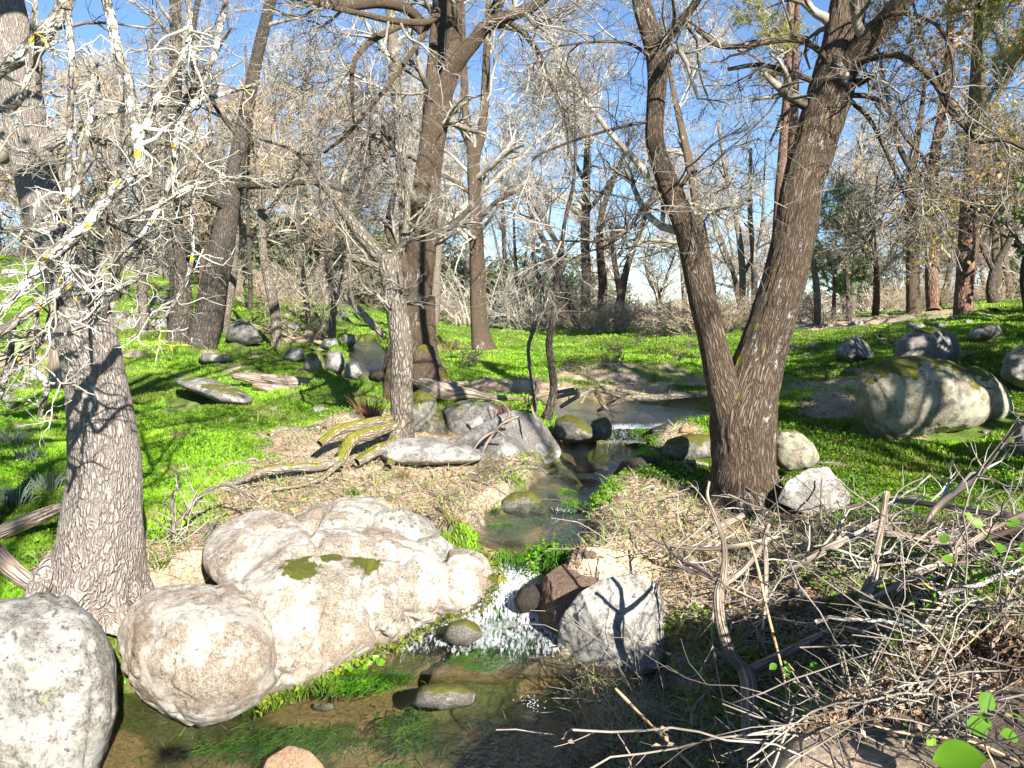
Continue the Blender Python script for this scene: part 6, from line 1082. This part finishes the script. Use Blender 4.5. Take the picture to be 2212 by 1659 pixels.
def shade_tree(label, foot, targets, dist, per, sd, leaf=.11):  # made-up leafy crowns set along the sun rays to shade chosen spots
    fz = float(gz(*foot)); T = Root("shade_crown", label, "tree", [foot[0], foot[1], fz]); C = np.array([hit(a_, b_) + s5 * d_ for a_, b_, d_ in [(q[0], q[1], dist) for q in targets]]); m0 = C.mean(0)
    tk = smooth_path(np.array([(*foot, fz - .2, .2), (foot[0], foot[1], fz + 1.8, .16), (*((np.array(foot) + m0[:2]) / 2), m0[2] * .7, .12), (*m0, .06)]), 24); V, F, bc = trunk_mesh(tk[:, :3], tk[:, 3], 12); T.part("trunk", V, F, MB_dark, attrs={'bark': bc})
    for c_ in C: q = smooth_path(np.array([(*tk[14, :3], .06), (*((tk[14, :3] + c_) / 2 + [0, 0, .2]), .045), (*c_, .02)]), 12); V, F, bc = trunk_mesh(q[:, :3], q[:, 3], 7); T.part("limb", V, F, MB_dark, attrs={'bark': bc})
    pts = np.concatenate([c_ + Rq.normal(size=(per, 3)) * sd for c_ in C]); V, F = leaves(pts, leaf); T.part("foliage", V, F, ML_ever, kind='stuff', smooth=False)
shade_tree("unseen leafy crown added right of the frame to shade the right meadow", (10.5, 2.0), [(1760,760),(1790,840),(1750,905),(1840,780),(1920,745),(1960,765),(2040,750),(2120,765),(2190,730),(2100,705),(1990,718)], 9.5, 420, [.42, .36, .26])
shade_tree("unseen leafy crown added behind the camera to shade the left meadow", (-4.8, -1.5), [(330,770),(420,790),(520,775),(600,790),(640,770)], 11.0, 260, [.4, .3, .22])
shade_tree("unseen leafy crown added beside the camera to throw thin shade bands on the meadow", (9.5, -1.0), [(1130,795),(1240,780),(1340,785),(1460,760),(1430,800),(1050,840)], 11.5, 190, [.5, .3, .2])
shade_tree("smaller unseen leafy crown added at left of the camera to dapple the near grass", (-6.2, -3.2), [(330,890),(430,915),(520,900),(90,930),(70,990)], 9.0, 110, [.35, .25, .2])
# the photographer, whose shadow falls into the pool
def person():
    g0 = float(gz(.12, -.35)); T = Root("person", "person in a dark jacket holding up a phone at the camera position", "person", [.12, -.35, g0])
    vs = [(.12,-.40,.95),(.12,-.40,1.15),(.12,-.38,1.38),(.12,-.36,1.50),(.12,-.33,1.60),(.12,-.33,1.74),
          (-.08,-.38,1.40),(-.24,-.30,1.18),(-.12,-.08,1.50),(-.08,-.05,1.60),
          (.32,-.38,1.40),(.48,-.30,1.18),(.34,-.08,1.50),(.24,-.05,1.60),
          (.02,-.40,.88),(.0,-.38,.48),(.0,-.42,.08),(.0,-.26,.03),(.22,-.40,.88),(.24,-.36,.48),(.26,-.40,.08),(.27,-.24,.03)]
    rad = [.16,.15,.16,.06,.09,.09,.07,.05,.035,.03,.07,.05,.035,.03,.10,.065,.045,.035,.10,.065,.045,.035]
    ed = [(0,1),(1,2),(2,3),(3,4),(4,5),(2,6),(6,7),(7,8),(8,9),(2,10),(10,11),(11,12),(12,13),(0,14),(14,15),(15,16),(16,17),(0,18),(18,19),(19,20),(20,21)]
    V = np.array(vs); V[:, 2] = V[:, 2] + g0 + .0
    V[:, 2] = g0 + (V[:, 2] - g0) * ((1.72 - g0) / 1.76)
    me = bpy.data.meshes.new("body"); me.from_pydata([tuple(v - T.loc) for v in V], ed, []); o = bpy.data.objects.new("body", me); COL.objects.link(o); o.parent = T.o
    mo = o.modifiers.new("skin", 'SKIN'); 
    for i, sv in enumerate(me.skin_vertices[0].data): sv.radius = (rad[i], rad[i]); sv.use_root = (i == 0)
    ss = o.modifiers.new("sub", 'SUBSURF'); ss.levels = 2; ss.render_levels = 2
    m, n, b, _ = new_mat("dark_jacket"); b.inputs['Base Color'].default_value = (.03, .04, .07, 1); me.materials.append(m)
    bx = np.array([(x_, y_, z_) for x_ in (-.075, .235) for y_ in (-.075, -.067) for z_ in (-.04, .04)]) * [.5, 1, 1] + [.04, 0, 1.70 - 0.0]; bx[:, 1] -= .0
    Fb = np.array([[0,1,3,2],[4,6,7,5],[0,4,5,1],[2,3,7,6],[0,2,6,4],[1,5,7,3]]); T.part("phone", bx, Fb, m, smooth=False)
person()
